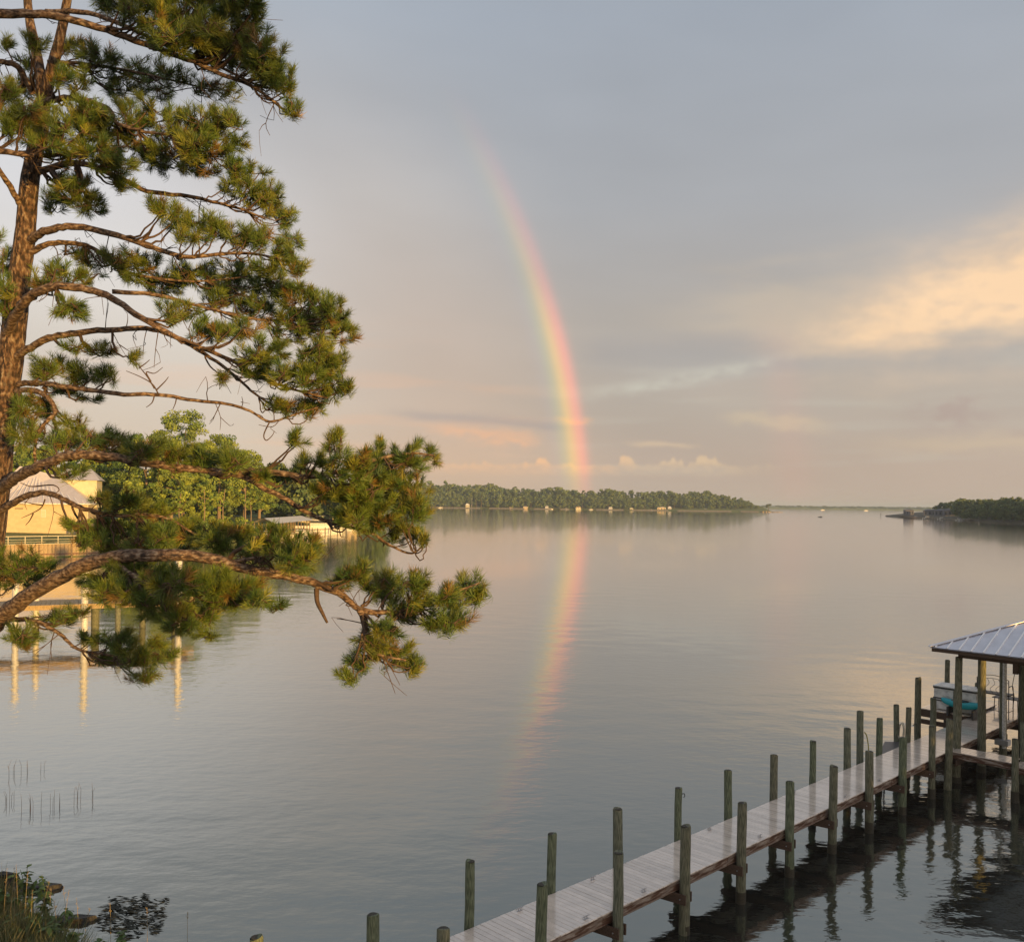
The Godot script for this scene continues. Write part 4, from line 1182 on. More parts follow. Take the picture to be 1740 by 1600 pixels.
func make_far_shore() -> void:
	# the wooded point across the bay
	var z := 1660.0
	var a := P(380, 860, z); a.y = 0
	var b := P(720, 860, z); b.y = 0
	var c := P(1020, 860, z); c.y = 0
	var d := P(1290, 860, 1630.0); d.y = 0
	land("terrain", PackedVector3Array([a, b, c, d, d + Vector3(14, 0, -30)]), Vector3(0, 0, -1), [0.0, 4.0, 14.0, 60.0, 140.0, 400.0], [-.4, 1.2, 3.0, 9.0, 14.0, 14.0], M.lawn, .25, 8)
	var sandg := Geo.new()
	for k in 60:
		var p0 := a.lerp(d, k / 60.0)
		var p1 := a.lerp(d, (k + 1) / 60.0)
		if rng.randf() < .6:
			sandg.quad(p0 + Vector3(0, .2, 1.6), p1 + Vector3(0, .2, 1.6), p1 + Vector3(0, 1.6, -4), p0 + Vector3(0, 1.6, -4), Vector3(0, 1, .4))
	setting("beach", sandg, M.sand)
	# crown line of the wood, read along the shore: [place, height above the water]
	var prof := [[380, 38.0], [700, 41.0], [760, 43.0], [780, 37.0], [815, 40.0], [860, 34.0], [900, 35.0], [912, 31.0], [935, 37.0], [980, 32.0], [1030, 33.0], [1045, 34.0], [1060, 32.0], [1100, 32.0], [1130, 33.0], [1150, 30.0], [1200, 31.0], [1222, 32.0], [1245, 26.0], [1270, 23.0], [1288, 17.0]]
	var n := 0
	for row in 3:
		var step: float = [9.5, 10.5, 13.0][row]
		var px := 640.0 + row * 4.0
		while px < 1290.0:
			var top := 17.0
			for i in prof.size() - 1:
				if px >= prof[i][0] and px < prof[i + 1][0]:
					top = lerpf(prof[i][1], prof[i + 1][1], (px - prof[i][0]) / (prof[i + 1][0] - prof[i][0]))
			var off: float = [10.0, 30.0, 62.0][row] + R(-5, 5)
			var ground: float = [2.4, 5.0, 9.0][row]
			if px > 1240: ground *= .5
			var want := (top * 1.1 - ground) * ([.60, .86, 1.0][row] as float) * R(.86, 1.1)
			var k := rng.randi() % 6 if rng.randf() < ([.75, .55, .45][row] as float) else 6 + rng.randi() % 5
			var at := P(px, 860, z); at.y = ground; at.z = -z - off
			var kind: int = kinds[k][3]
			var lab := placed(px, [[0, "right of the great pine's branches"], [793, "right of the yellow boathouse"], [868, "right of the low cream cabin"], [893, "right of the amber waterfront house"], [930, "right of the peaked white boathouse"], [984, "right of the brown-roofed house"], [1040, "right of the white gabled shed"], [1076, "right of the white-roofed open shed"], [1127, "right of the largest cream house"], [1204, "right of the bright white-roofed shed"], [1262, "right of the pale cabin"]], ["round green tree", "tall pine", "slender ragged evergreen"][kind], row)
			far_tree(at, k, want / (kinds[k][0] as float), lab, ["round trees of the far wood", "pines of the far wood", "slender evergreens of the far wood"][kind])
			n += 1
			px += step * R(.75, 1.25)
	# the lone umbrella tree on the tip
	var tip := P(1306, 864, 1600.0)
	tip.y = .2
	var lone := thing("pine_tree", "lone flat-topped tree on the sandy tip of the far point", "tree", tip)
	var lg := Geo.new()
	lg.tube(PackedVector3Array([Vector3(0, -.5, 0), Vector3(.4, 5, 0), Vector3(.2, 12, 0)]), radii(.5, .2, 3), 7)
	lg.tube(PackedVector3Array([Vector3(.35, 6, 0), Vector3(-2, 8.2, 0)]), radii(.22, .1), 6)
	part("trunk", lg, M.trunk_far, lone)
	var cg := Geo.new()
	for q in [Vector4(.2, 12.6, 4.4, 1.5), Vector4(-2.6, 11.4, 2.6, 1.0), Vector4(2.6, 13.2, 3.0, 1.2), Vector4(-3, 8.6, 2.0, .9)]:
		for k in 120:
			var o := dirv()
			var p := Vector3(q.x, q.y, 0) + Vector3(o.x * q.z, o.y * q.w, o.z * q.z)
			var nn := (o + dirv() * .5).normalized()
			var u := nn.cross(dirv()).normalized() * .6
			var v := nn.cross(u).normalized() * .45
			cg.col = C(.045, .065, .02) * R(.7, 1.3)
			cg.quad(p - u, p + v, p + u, p - v, nn)
	part("crown", cg, M.leaf, lone)
	var tipg := Geo.new()
	var tp := P(1296, 868, 1600.0); tp.y = 0
	for k in 8:
		tipg.box(Transform3D(Basis.from_euler(Vector3(R(-.2, .2), R(0, 3), R(-.2, .2))), tp + Vector3(k * 4.5, .6 - k * .12, R(-3, 3))), Vector3(6, 2.4 - k * .2, 6), .5)
	setting("shore", tipg, M.sand)
	# houses and boathouses along that water
	var z2 := 1640.0
	var hs := [[793, 9, 6, 6.5, "two-storey pale yellow boathouse standing out from the far wood", "cream_pale", "white"], [868, 6, 5, 3.0, "small low cream cabin under the tall pines across the bay", "cream", "tile"], [893, 11, 6, 3.4, "long amber waterfront house under a low roof across the bay", "cream", "slate"], [930, 7, 6, 5.0, "white boathouse with peaked roof across the bay", "white", "slate"], [984, 12, 7, 4.6, "brown-roofed pale house half hidden in trees across the bay", "cream_pale", "tile"],
		[1040, 8, 6, 4.4, "white gabled boat shed beside the brown-roofed house", "white", "white"], [1076, 8, 6, 3.2, "small white-roofed open shed between two round trees", "cream_pale", "white"], [1127, 20, 9, 5.5, "largest cream waterfront house across the bay, with wide roof", "cream", "slate"], [1142, 8, 6, 6.0, "narrow white house beside the largest cream house", "white", "white"], [1204, 12, 7, 3.2, "long low shed with bright white roof before dark trees", "tile", "white"], [1262, 8, 5, 3.4, "pale cabin close to the wooded point's end", "cream_pale", "white"]]
	for h in hs:
		var at := P(h[0], 860, z2); at.y = 1.2; at.z = -1664.0
		house(at, R(-.3, .3), (h[1] as float) * .8, (h[2] as float) * .8, (h[3] as float) * .72, (h[3] as float) * .45, M[h[5]], M[h[6]], h[4], "house", 3)
	var bs := [[748, 9, "white motor boat under the far wood beside the yellow boathouse"], [936, 10, "white cruiser moored by the peaked white boathouse"], [963, 9, "white boat lying before the brown-roofed house"], [1005, 8, "small white boat on a lift between two sheds"], [1108, 9, "white boat moored before the largest cream house"], [1250, 8, "small pale boat near the end of the wooded point"], [1297, 9, "white cruiser lying off the sandy tip"]]
	for q in bs:
		var at2 := P(q[0], 860, z2); at2.y = .1; at2.z = -1648.0
		boat(at2, PI / 2 + R(-.5, .5), q[1] as float, q[2], 2)
	var ps := [[735, 12, "low wooden pier below the yellow boathouse across the bay"], [885, 10, "short pier before the amber waterfront house"], [1000, 12, "short pier between the boat sheds across the bay"], [1150, 14, "long pier before the largest cream house"], [1185, 12, "short pier left of the bright white-roofed shed"]]
	for q in ps:
		var p0 := P(q[0], 860, z2); p0.y = 0; p0.z = -1656.0
		pier(p0, p0 + Vector3(R(4, 14), 0, q[1]), 2.0, 1.4, q[2], 4.0)
	var mast := thing("flagpole", "thin pale flagpole beside the yellow boathouse across the bay", "flagpole", P(801, 860, z2) * Vector3(1, 0, 0) + Vector3(0, 1, -1655))
	var mg := Geo.new()
	mg.tube(line(Vector3.ZERO, Vector3(0, 19, 0)), radii(.22, .12), 6)
	part("pole", mg, M.pvc, mast)
	# the low shore at the end of the water
	var far := 4200.0
	var f0 := P(1180, 860, far); f0.y = 0
	var f1 := P(1420, 860, far); f1.y = 0
	var f2 := P(1640, 860, far); f2.y = 0
	land("hills", PackedVector3Array([f0 - Vector3(900, 0, 0), f0, f1, f2, f2 + Vector3(700, 0, 0)]), Vector3(0, 0, -1), [0.0, 10.0, 60.0, 300.0], [-.5, 5.0, 12.0, 13.0], M.lawn, .5, 20)
	var ts := []
	var cs := []
	for k in 420:
		var p := f0.lerp(f2, R(-.5, 1.25)) + Vector3(0, R(1, 4), -R(15, 120))
		ts.append(Transform3D(Basis(Vector3.UP, R(0, TAU)).scaled(Vector3(1.5, R(.45, .75), 1.5)), p))
		cs.append(Color(1, 1, 1))
	scatter("treeline", kinds[2][2], M.leaf, ts, cs, self)
	for q in [[1398, 9, "white sail-like boat off the low far shore"], [1472, 8, "pale boat hull off the low far shore near the right-bank houses"]]:
		var at3 := P(q[0], 866, 3000.0); at3.y = 0
		boat(at3, PI / 2, 14.0, q[2], 2)
	# a dark open boat out on the water, and a day mark
	var bt := G(1394, 878.5)
	boat(bt, PI / 2 + .2, 4.6, "small dark skiff alone in the middle of the bay", 0, M.trim)
	var sk := thing("person", "person in dark clothes sitting upright in the small dark skiff", "person", bt + Vector3(.5, .45, 0))
	var sg := Geo.new()
	sg.tube(PackedVector3Array([Vector3(0, 0, 0), Vector3(0, .25, 0), Vector3(0, .5, 0), Vector3(0, .62, 0), Vector3(0, .68, 0), Vector3(0, .78, 0), Vector3(0, .9, 0), Vector3(0, .95, 0)]), PackedFloat32Array([.18, .2, .22, .14, .07, .11, .11, .04]), 10)
	for s in [-1.0, 1.0]:
		sg.tube(PackedVector3Array([Vector3(.1 * s, .05, 0), Vector3(.14 * s, .1, .4), Vector3(.14 * s, -.3, .48)]), PackedFloat32Array([.1, .075, .05]), 7)
		sg.tube(PackedVector3Array([Vector3(.2 * s, .56, 0), Vector3(.28 * s, .3, .1), Vector3(.18 * s, .18, .36)]), PackedFloat32Array([.06, .05, .035]), 7)
	part("body", sg, M.trim, sk)
	var dm := thing("channel_marker", "thin grey channel marker post off the right-bank point", "channel marker", G(1497, 877))
	var dg := Geo.new()
	dg.tube(line(Vector3(0, -1, 0), Vector3(0, 3.2, 0)), radii(.2, .2), 7)
	dg.box(Transform3D(Basis(), Vector3(0, 2.9, 0)), Vector3(.9, .9, .08), .01)
	part("post", dg, M.post_cap, dm)

func make_right_shore() -> void:
	var sh := PackedVector3Array()
	for q in [[1503, 877.0], [1520, 878.5], [1560, 880.5], [1610, 882.5], [1660, 885.0], [1740, 889.5], [1800, 894.0]]:
		sh.append(G(q[0], q[1]))
	var last := sh[sh.size() - 1]
	sh.append(last + Vector3(-10, 0, 120)); sh.append(last + Vector3(10, 0, 260)); sh.append(last + Vector3(60, 0, 380))
	land("terrain", sh, Vector3(.9, 0, -.43), [0.0, 3.0, 14.0, 60.0, 220.0], [-.4, .9, 2.2, 5.0, 8.0], M.soil, .25, 6)
	# trees: a front row along the water and a wood behind it running on towards the sun
	var tops := [[1548, 15.0], [1562, 19.0], [1592, 22.0], [1612, 17.0], [1632, 18.0], [1655, 21.0], [1665, 19.0], [1700, 21.0], [1740, 23.0], [1800, 24.0]]
	for row in 3:
		var px := 1543.0 + row * 5.0
		if row == 0: px = 1626.0
		while px < 1800.0:
			var top := 20.0
			for i in tops.size() - 1:
				if px >= tops[i][0] and px < tops[i + 1][0]: top = lerpf(tops[i][1], tops[i + 1][1], (px - tops[i][0]) / (tops[i + 1][0] - tops[i][0]))
			var yy := lerpf(880.0, 889.5, (px - 1548) / 192.0)
			var w: Vector3 = G(px, yy) + Vector3(.9, 0, -.43) * ([6.0, 22.0, 44.0][row] + (16.0 if px < 1600.0 else 0.0) + R(-3, 3)) 
			w.y = [1.6, 2.8, 4.2][row]
			var k := rng.randi() % 6 if rng.randf() < .8 else 6 + rng.randi() % 4
			var want: float = (top - w.y) * ([.55, .8, 1.0][row] as float) * R(.88, 1.1)
			if row == 0 and px < 1640: want *= .5
			var kind: int = kinds[k][3]
			far_tree(w, k, want / (kinds[k][0] as float), placed(px, [[0, "near the square grey house"], [1573, "right of the long grey terrace"], [1607, "right of the broad slate-roofed house"], [1660, "right of the open boat shed"]], ["shaded round tree", "shaded pine", "shaded slender tree"][kind], row), ["shaded round trees on the right bank", "shaded pines on the right bank", "shaded slender trees on the right bank"][kind])
			px += [9.0, 10.0, 12.0][row] * R(.8, 1.25)
	var ts := []
	var cs := []
	for k in 420:
		var f := R(0, 1)
		var s := sh[6].lerp(sh[9], f) + Vector3(.95, 0, -.3) * R(25, 190)
		s.y = 3
		ts.append(Transform3D(Basis(Vector3.UP, R(0, TAU)).scaled(Vector3(1.1, R(.95, 1.4), 1.1)), s)); cs.append(Color(1, 1, 1))
	scatter("forest", kinds[1][2], M.leaf, ts, cs, self)
	# grey houses on the point
	var n := 0
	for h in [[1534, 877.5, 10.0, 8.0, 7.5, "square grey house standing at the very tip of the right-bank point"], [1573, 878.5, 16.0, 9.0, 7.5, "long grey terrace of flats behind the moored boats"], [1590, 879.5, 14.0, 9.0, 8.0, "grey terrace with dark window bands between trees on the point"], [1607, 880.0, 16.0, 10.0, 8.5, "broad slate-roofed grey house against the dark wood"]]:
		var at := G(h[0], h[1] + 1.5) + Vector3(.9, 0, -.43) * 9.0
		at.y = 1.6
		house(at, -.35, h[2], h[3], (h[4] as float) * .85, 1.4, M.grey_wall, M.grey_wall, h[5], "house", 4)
	for q in [[1558, 880.0, 8.0, "white boat moored at the tip of the right-bank point"], [1577, 881.0, 10.0, "larger white boat moored below the grey terrace"], [1601, 882.0, 8.0, "white boat moored below the slate-roofed house"], [1631, 884.0, 8.0, "white boat at the end of the row on the right bank"]]:
		boat(G(q[0], q[1]), PI / 2 + R(-.3, .3), q[2] as float, q[3], 1)
	var bh := G(1660, 884.5)
	pier(bh + Vector3(-9, 0, 1), bh + Vector3(9, 0, 3), 7.0, 1.2, "open boat shed with pale flat roof before the dark wood", 4.5, M.trunk_far, true)
	var qy := G(1508, 877.0)
	pier(qy, G(1556, 881.0), 3.0, 1.2, "dark low quay along the tip of the right-bank point", 5.0, M.trunk_far)
	pier(G(1556, 881.2), G(1640, 885.0), 2.4, 1.1, "dark quay below the grey terraces on the right bank", 6.0, M.trunk_far)

func make_left_shore() -> void:
	# land of the lit left bank: wall of planks in front, lawn behind, trees, moored boats farther on
	var w0 := G(-140, 952)
	var w1 := G(10, 949)
	var w2 := G(175, 944)
	var sh := PackedVector3Array([w0 + Vector3(-60, 0, 10), w0, w1, w2, G(230, 940), G(330, 930), G(430, 917), G(520, 899), G(600, 886), G(640, 878)])
	land("terrain", sh, Vector3(-.75, 0, -.66), [0.0, 1.2, 8.0, 26.0, 90.0, 260.0], [-.3, 1.9, 2.7, 3.4, 5.0, 7.0], M.lawn, .12, 5)
	# plank wall
	var wall := thing("plank_seawall", "sunlit timber seawall of upright planks below the cream house", "seawall", w1)
	var run := [w0, w1, w2, G(232, 941)]
	for s in run.size() - 1:
		var a: Vector3 = run[s] - w1
		var b: Vector3 = run[s + 1] - w1
		var d := (b - a).normalized()
		var n := int(a.distance_to(b) / .62)
		for k in n:
			var g := Geo.new()
			var p := a.lerp(b, (k + .5) / n) + Vector3(R(-.02, .02), 0, R(.10, .16))
			g.bar(p - d * .29 + Vector3(0, .95, 0), p + d * .29 + Vector3(0, .95, 0), .07, 2.5 + R(-.04, .04), .01)
			part("plank", g, M.fresh_wood, wall)
		for k in range(0, n, 4):
			var g2 := Geo.new()
			var p2 := a.lerp(b, float(k) / n) + Vector3(0, 0, .3)
			g2.tube(line(p2 + Vector3(0, -1, 0), p2 + Vector3(0, 2.4, 0)), radii(.14, .13), 8)
			part("piling", g2, M.trunk_pale, wall)
		var g3 := Geo.new()
		g3.bar(a + Vector3(0, 2.28, .22), b + Vector3(0, 2.28, .22), .42, .10, .01)
		part("cap_board", g3, M.cream_pale, wall)
		var g4 := Geo.new()
		g4.bar(a + Vector3(0, .55, .24), b + Vector3(0, .55, .24), .12, .22, .01)
		part("waler", g4, M.tile, wall)
	var rail := thing("railing", "pale open railing running along the top of the timber seawall", "railing", w1)
	for s in run.size() - 1:
		var a: Vector3 = run[s] - w1
		var b: Vector3 = run[s + 1] - w1
		for hh in [3.55, 3.0, 2.6]:
			var g := Geo.new()
			g.bar(a + Vector3(0, hh, -.5), b + Vector3(0, hh, -.5), .08, .12 if hh > 3.5 else .06, .01)
			part("rail", g, M.cream_pale, rail)
		var n := int(a.distance_to(b) / 2.4)
		for k in n:
			var g := Geo.new()
			var p := a.lerp(b, float(k) / n) + Vector3(0, 0, -.5)
			g.bar(p + Vector3(0, 2.2, 0), p + Vector3(0, 3.6, 0), .12, .12, .01, Vector3.RIGHT)
			part("post", g, M.cream_pale, rail)
	# the cream house behind the pine trunk
	var hz := 178.0
	var hb := P(76, 903, hz)
	var o := thing("house", "large cream house with pale metal roof behind the pine trunk", "house", Vector3(hb.x, 3.6, -hz), .30)
	var g := Geo.new()
	g.box(Transform3D(Basis(), Vector3(0, 2.2, 0)), Vector3(17.0, 6.2, 14.0), .05)
	part("wall", g, M.cream, o)
	var gw := Geo.new()
	gw.box(Transform3D(Basis(), Vector3(5.4, 7.2, -5.0)), Vector3(7.2, 5.4, 8.0), .05)
	part("upper_wall", gw, M.cream_pale, o)
	var rf := Geo.new()
	var ea := Vector3(-9.2, 5.3, 7.7)
	var eb := Vector3(9.2, 5.3, 7.7)
	var ec := Vector3(9.2, 5.3, -7.7)
	var ed := Vector3(-9.2, 5.3, -7.7)
	var ra := Vector3(-4.5, 12.4, 0)
	var rb := Vector3(2.0, 10.6, -1.0)
	rf.quad(ea, eb, rb, ra, Vector3(0, 1, 1)); rf.face(eb, ec, rb, Vector3(1, 1, 0)); rf.quad(ec, ed, ra, rb, Vector3(0, 1, -1)); rf.face(ed, ea, ra, Vector3(-1, 1, 0))
	part("roof", rf, M.slate, o)
	for x in range(-8, 9):
		var sm := Geo.new()
		var hgt := 1.0 - absf(x + 1.2) / 10.5
		sm.bar(Vector3(x, 5.36, 7.65), Vector3(lerpf(x, -1.2, hgt * .55), 5.36 + 6.1 * hgt * .85, 7.65 - 7.0 * hgt * .85), .07, .07, 0.0)
		part("roof_seam", sm, M.seam, o)
	var r2 := Geo.new()
	r2.quad(Vector3(1.2, 9.9, -.6), Vector3(9.6, 9.9, -.6), Vector3(7.5, 12.2, -5), Vector3(3, 12.2, -5), Vector3(0, 1, 1))
	r2.face(Vector3(9.6, 9.9, -.6), Vector3(9.6, 9.9, -9.4), Vector3(7.5, 12.2, -5), Vector3(1, 1, 0))
	r2.quad(Vector3(9.6, 9.9, -9.4), Vector3(1.2, 9.9, -9.4), Vector3(3, 12.2, -5), Vector3(7.5, 12.2, -5), Vector3(0, 1, -1))
	r2.face(Vector3(1.2, 9.9, -9.4), Vector3(1.2, 9.9, -.6), Vector3(3, 12.2, -5), Vector3(-1, 1, 0))
	part("upper_roof", r2, M.slate, o)
	var wn := Geo.new()
	wn.box(Transform3D(Basis(), Vector3(.9, 3.4, 7.02)), Vector3(.8, 1.5, .1), .01)
	var win := part("window", wn, M.pvc, o)
	var wp := Geo.new()
	wp.box(Transform3D(Basis(), Vector3(.9, 3.4, 7.075)), Vector3(.62, 1.3, .04), .005)
	part("pane", wp, M.cream_pale, win)
	for e in [[Vector3(-9.1, 5.22, 7.72), Vector3(9.1, 5.22, 7.72)], [Vector3(9.22, 5.22, 7.6), Vector3(9.22, 5.22, -7.6)]]:
		var fz := Geo.new()
		fz.bar(e[0], e[1], .12, .24, .02)
		part("gutter", fz, M.white, o)
	for x in [-8.45, 8.45]:
		var cb := Geo.new()
		cb.box(Transform3D(Basis(), Vector3(x, 2.2, 7.02)), Vector3(.22, 6.1, .1), .01)
		part("corner_board", cb, M.cream_pale, o)
	var dp := Geo.new()
	dp.tube(line(Vector3(6.9, -.8, 7.1), Vector3(6.9, 5.1, 7.1)), radii(.07, .07), 8)
	part("downpipe", dp, M.white, o)
	var vt := Geo.new()
	vt.box(Transform3D(Basis(), Vector3(-3.2, 4.3, 7.04)), Vector3(1.4, .16, .08), .01)
	part("vent", vt, M.trim, o)
	# trees of the grove: crown places read off the skyline
	var groves := [[250, 742, 200, 12.0, 0], [310, 702, 232, 15.0, 0], [372, 742, 236, 13.0, 0], [415, 768, 240, 11.0, 0], [205, 770, 215, 10.0, 0], [160, 775, 212, 10.0, 0], [90, 752, 235, 12.0, 0], [40, 760, 240, 12.0, 0], [-30, 765, 240, 13.0, 0], [340, 800, 205, 8.0, 2], [290, 790, 196, 8.0, 0], [440, 795, 262, 9.0, 0], [225, 820, 190, 7.0, 2]]
	var labs := ["broad green oak left of the tallest crown in the grove", "tallest oak of the grove, its rounded crown above all others", "leafy oak right of the grove's tallest crown", "lower oak at the right shoulder of the grove", "green tree low behind the long pine limb, left part of the grove", "green tree directly right of the cream house roof", "tree rising behind the cream house's ridge", "tree behind the cream house beside the pine trunk", "tree at the frame's left edge behind the cream house", "ragged low tree below the grove's tallest crown", "young tree standing before the grove's tallest oak", "small oak at the far right end of the grove", "ragged shrubby tree right of the cream house wall"]
	for i in groves.size():
		var q: Array = groves[i]
		var zz: float = q[2]
		var topy := P(q[0], q[1], zz).y
		var at := P(q[0], 880, zz)
		at.y = 4.0
		var h := topy - 4.0
		var ob := thing("oak_tree" if q[4] == 0 else "shrub_tree", labs[i], "tree", at, R(0, TAU))
		part("trunk", trunk_mesh(h, .42, 0), M.trunk_pale, ob)
		part("crown", crown_mesh(h, q[3] * 1.1, 110, 120, .27, q[4]), M.leaf, ob)
	var ft := []
	var fc := []
	for q in 170:
		var p := P(R(-60, 640), 880, R(290, 520))
		p.y = R(3, 6)
		ft.append(Transform3D(Basis(Vector3.UP, R(0, TAU)).scaled(Vector3.ONE * R(.6, .95)), p)); fc.append(Color(1, 1, 1) * R(.8, 1.2))
	scatter("woods", kinds[3][2], M.leaf, ft, fc, self).set_meta("label", "mass of green trees far behind the grove on the lit bank")
	# pale bare-stemmed young pines lit by the sun
	var k := 0
	for q in [[305, 838, 190], [312, 846, 212], [346, 832, 200], [372, 850, 216], [379, 830, 205], [417, 826, 218], [426, 852, 236]]:
		var at := P(q[0], 880, q[2]); at.y = 3.6
		var h := P(q[0], q[1], q[2]).y - 3.6
		var ob := thing("young_pine", nth("thin pale-stemmed young pine") + " thin pale-stemmed young pine counting from the cream house", "tree", at, 0.0, "thin lit young pines before the grove")
		var tg := Geo.new()
		tg.tube(PackedVector3Array([Vector3(0, -.5, 0), Vector3(R(-.2, .2), h * .5, 0), Vector3(R(-.4, .4), h, 0)]), radii(.16, .07, 3), 7)
		part("trunk", tg, M.trunk_pale, ob)
		part("crown", crown_mesh(h + 3.0, 4.5, 14, 40, .26, 1), M.leaf, ob)
		k += 1
	# shrubs on the lawn and bank
	for q in [[150, 905, 168], [190, 912, 166], [240, 915, 172], [300, 912, 180], [360, 905, 190], [410, 905, 205], [330, 898, 196], [388, 896, 208], [270, 902, 182]]:
		var at := P(q[0], q[1], q[2])
		at.y = 2.6
		var ob := thing("shrub", ["low rounded shrub beside the seawall's pale railing", "rounded shrub on the bank right of the seawall", "wide shrub on the bank under the grove", "rounded shrub before the first thin young pines", "rounded shrub among the thin young pines", "shrub on the bank nearest the moored boats", "tall shrub between the thin young pine trunks", "tall shrub just left of the white-roofed boat shed", "leafy shrub under the grove's tallest oak"][[150, 190, 240, 300, 360, 410, 330, 388, 270].find(q[0])], "shrub", at)
		part("stems", trunk_mesh(2.0, .08, 2), M.trunk_pale, ob)
		part("crown", crown_mesh(3.4, 5.0, 22, 50, .22, 0), M.leaf, ob)
	# the pier with white-sleeved pilings half hidden by the pine
	var pr := thing("pier", "pier with tall white sleeved pilings behind the lowest pine limb", "pier", G(205, 1078))
	var a0 := G(-60, 1088) - pr.position
	var a1 := G(305, 1072) - pr.position
	for s in [.0, 3.2]:
		var g5 := Geo.new()
		g5.bar(a0 + Vector3(0, 2.1, -s), a1 + Vector3(0, 2.1, -s), .14, .35, .01)
		part("stringer", g5, M.fresh_wood, pr)
	var nb := int(a0.distance_to(a1) / .3)
	var pg := Geo.new()
	pg.box(Transform3D.IDENTITY, Vector3(.285, .05, 3.9), .005)
	var pgm := pg.mesh()
	var yaw := atan2(-(a1 - a0).z, (a1 - a0).x)
	for i in nb:
		var b := part("plank", pgm, M.fresh_wood, pr)
		b.transform = Transform3D(Basis(Vector3.UP, yaw), a0.lerp(a1, (i + .5) / nb) + Vector3(0, 2.3, -1.6))
	for q in [[304, 5.6, .2, .24, 0], [272, 4.2, -3.4, .2, 0], [262, 4.0, -3.6, .19, 1], [205, 3.1, -3.3, .24, 1], [195, 3.1, .2, .2, 1], [137, 5.6, .2, .24, 0], [118, 3.2, -3.3, .3, 1], [22, 4.6, .2, .22, 0], [14, 4.4, -3.3, .22, 0], [-50, 5.0, .2, .24, 0]]:
		var p := a0.lerp(a1, (q[0] + 60.0) / 365.0) + Vector3(0, 0, q[2])
		var g6 := Geo.new()
		g6.tube(line(p + Vector3(0, -1, 0), p + Vector3(0, q[1] - .25, 0)), radii(q[3], q[3] as float), 14)
		var pl := part("piling", g6, M.pvc if q[4] == 0 else M.post, pr)
		if q[4] == 0:
			var cp := Geo.new()
			cp.tube(line(p + Vector3(0, q[1] - .25, 0), p + Vector3(0, q[1], 0)), radii(q[3] * 1.15, .03), 14)
			part("cap", cp, M.white, pl)
			var bd := Geo.new()
			bd.tube(line(p + Vector3(0, -.2, 0), p + Vector3(0, .32, 0)), radii(q[3] * 1.02, q[3] * 1.02), 14)
			part("tide_band", bd, M.tide, pl)
	var br := Geo.new()
	br.bar(a1 + Vector3(-3.8, 1.9, -3.0), a1 + Vector3(-.2, .3, -.2), .16, .2, .01)
	part("brace", br, M.post, pr)
	# boats and boat sheds beyond the grove
	pier(G(448, 916), G(512, 906), 5.0, 1.5, "long boat shed with white roof among the moored boats", 4.0, null, true)
	pier(G(430, 921), G(500, 915), 3.0, 1.4, "low wooden pier before the white-roofed boat shed", 3.0)
	pier(G(535, 906), G(578, 904), 2.0, 1.2, "short dark pier at the end of the moored boats", 5.0, M.post)
	boat(G(545, 902), PI / 2 + .1, 17.0, "large cream motor yacht moored broadside behind the pine's lower branches", 2, M.white)
	boat(G(478, 914), PI / 2 - .3, 9.0, "white boat on a lift before the boat shed", 2)
	boat(G(510, 910), PI / 2 + .5, 8.0, "smaller white boat between the shed and the large yacht", 1)
	boat(G(452, 919), .6, 8.0, "white boat moored bow-on beside the thin young pines", 2)
	boat(G(592, 896), PI / 2, 10.0, "white boat farthest along the lit bank, past the yacht", 1)
	house(P(505, 866, 330) * Vector3(1, 0, 1) + Vector3(0, 3, -6), .3, 10, 8, 3.4, 2.0, M.cream_pale, M.white, "cream cottage with white roof above the moored boats")
	house(P(575, 866, 370) * Vector3(1, 0, 1) + Vector3(0, 3, -14), .2, 10, 8, 3.2, 2.0, M.cream, M.white, "cream cottage behind the large moored yacht")
	for q in [[470, 838, 330], [520, 842, 345], [560, 838, 380], [600, 842, 400], [640, 846, 420]]:
		var at := P(q[0], 870, q[2]); at.y = 3
		far_tree(at, (int(q[0]) / 7) % 6, (P(q[0], q[1], q[2]).y - 3) / (kinds[(int(q[0]) / 7) % 6][0] as float), nth("boat tree") + " green tree behind the moored boats, counting from the boat shed", "trees behind the moored boats")

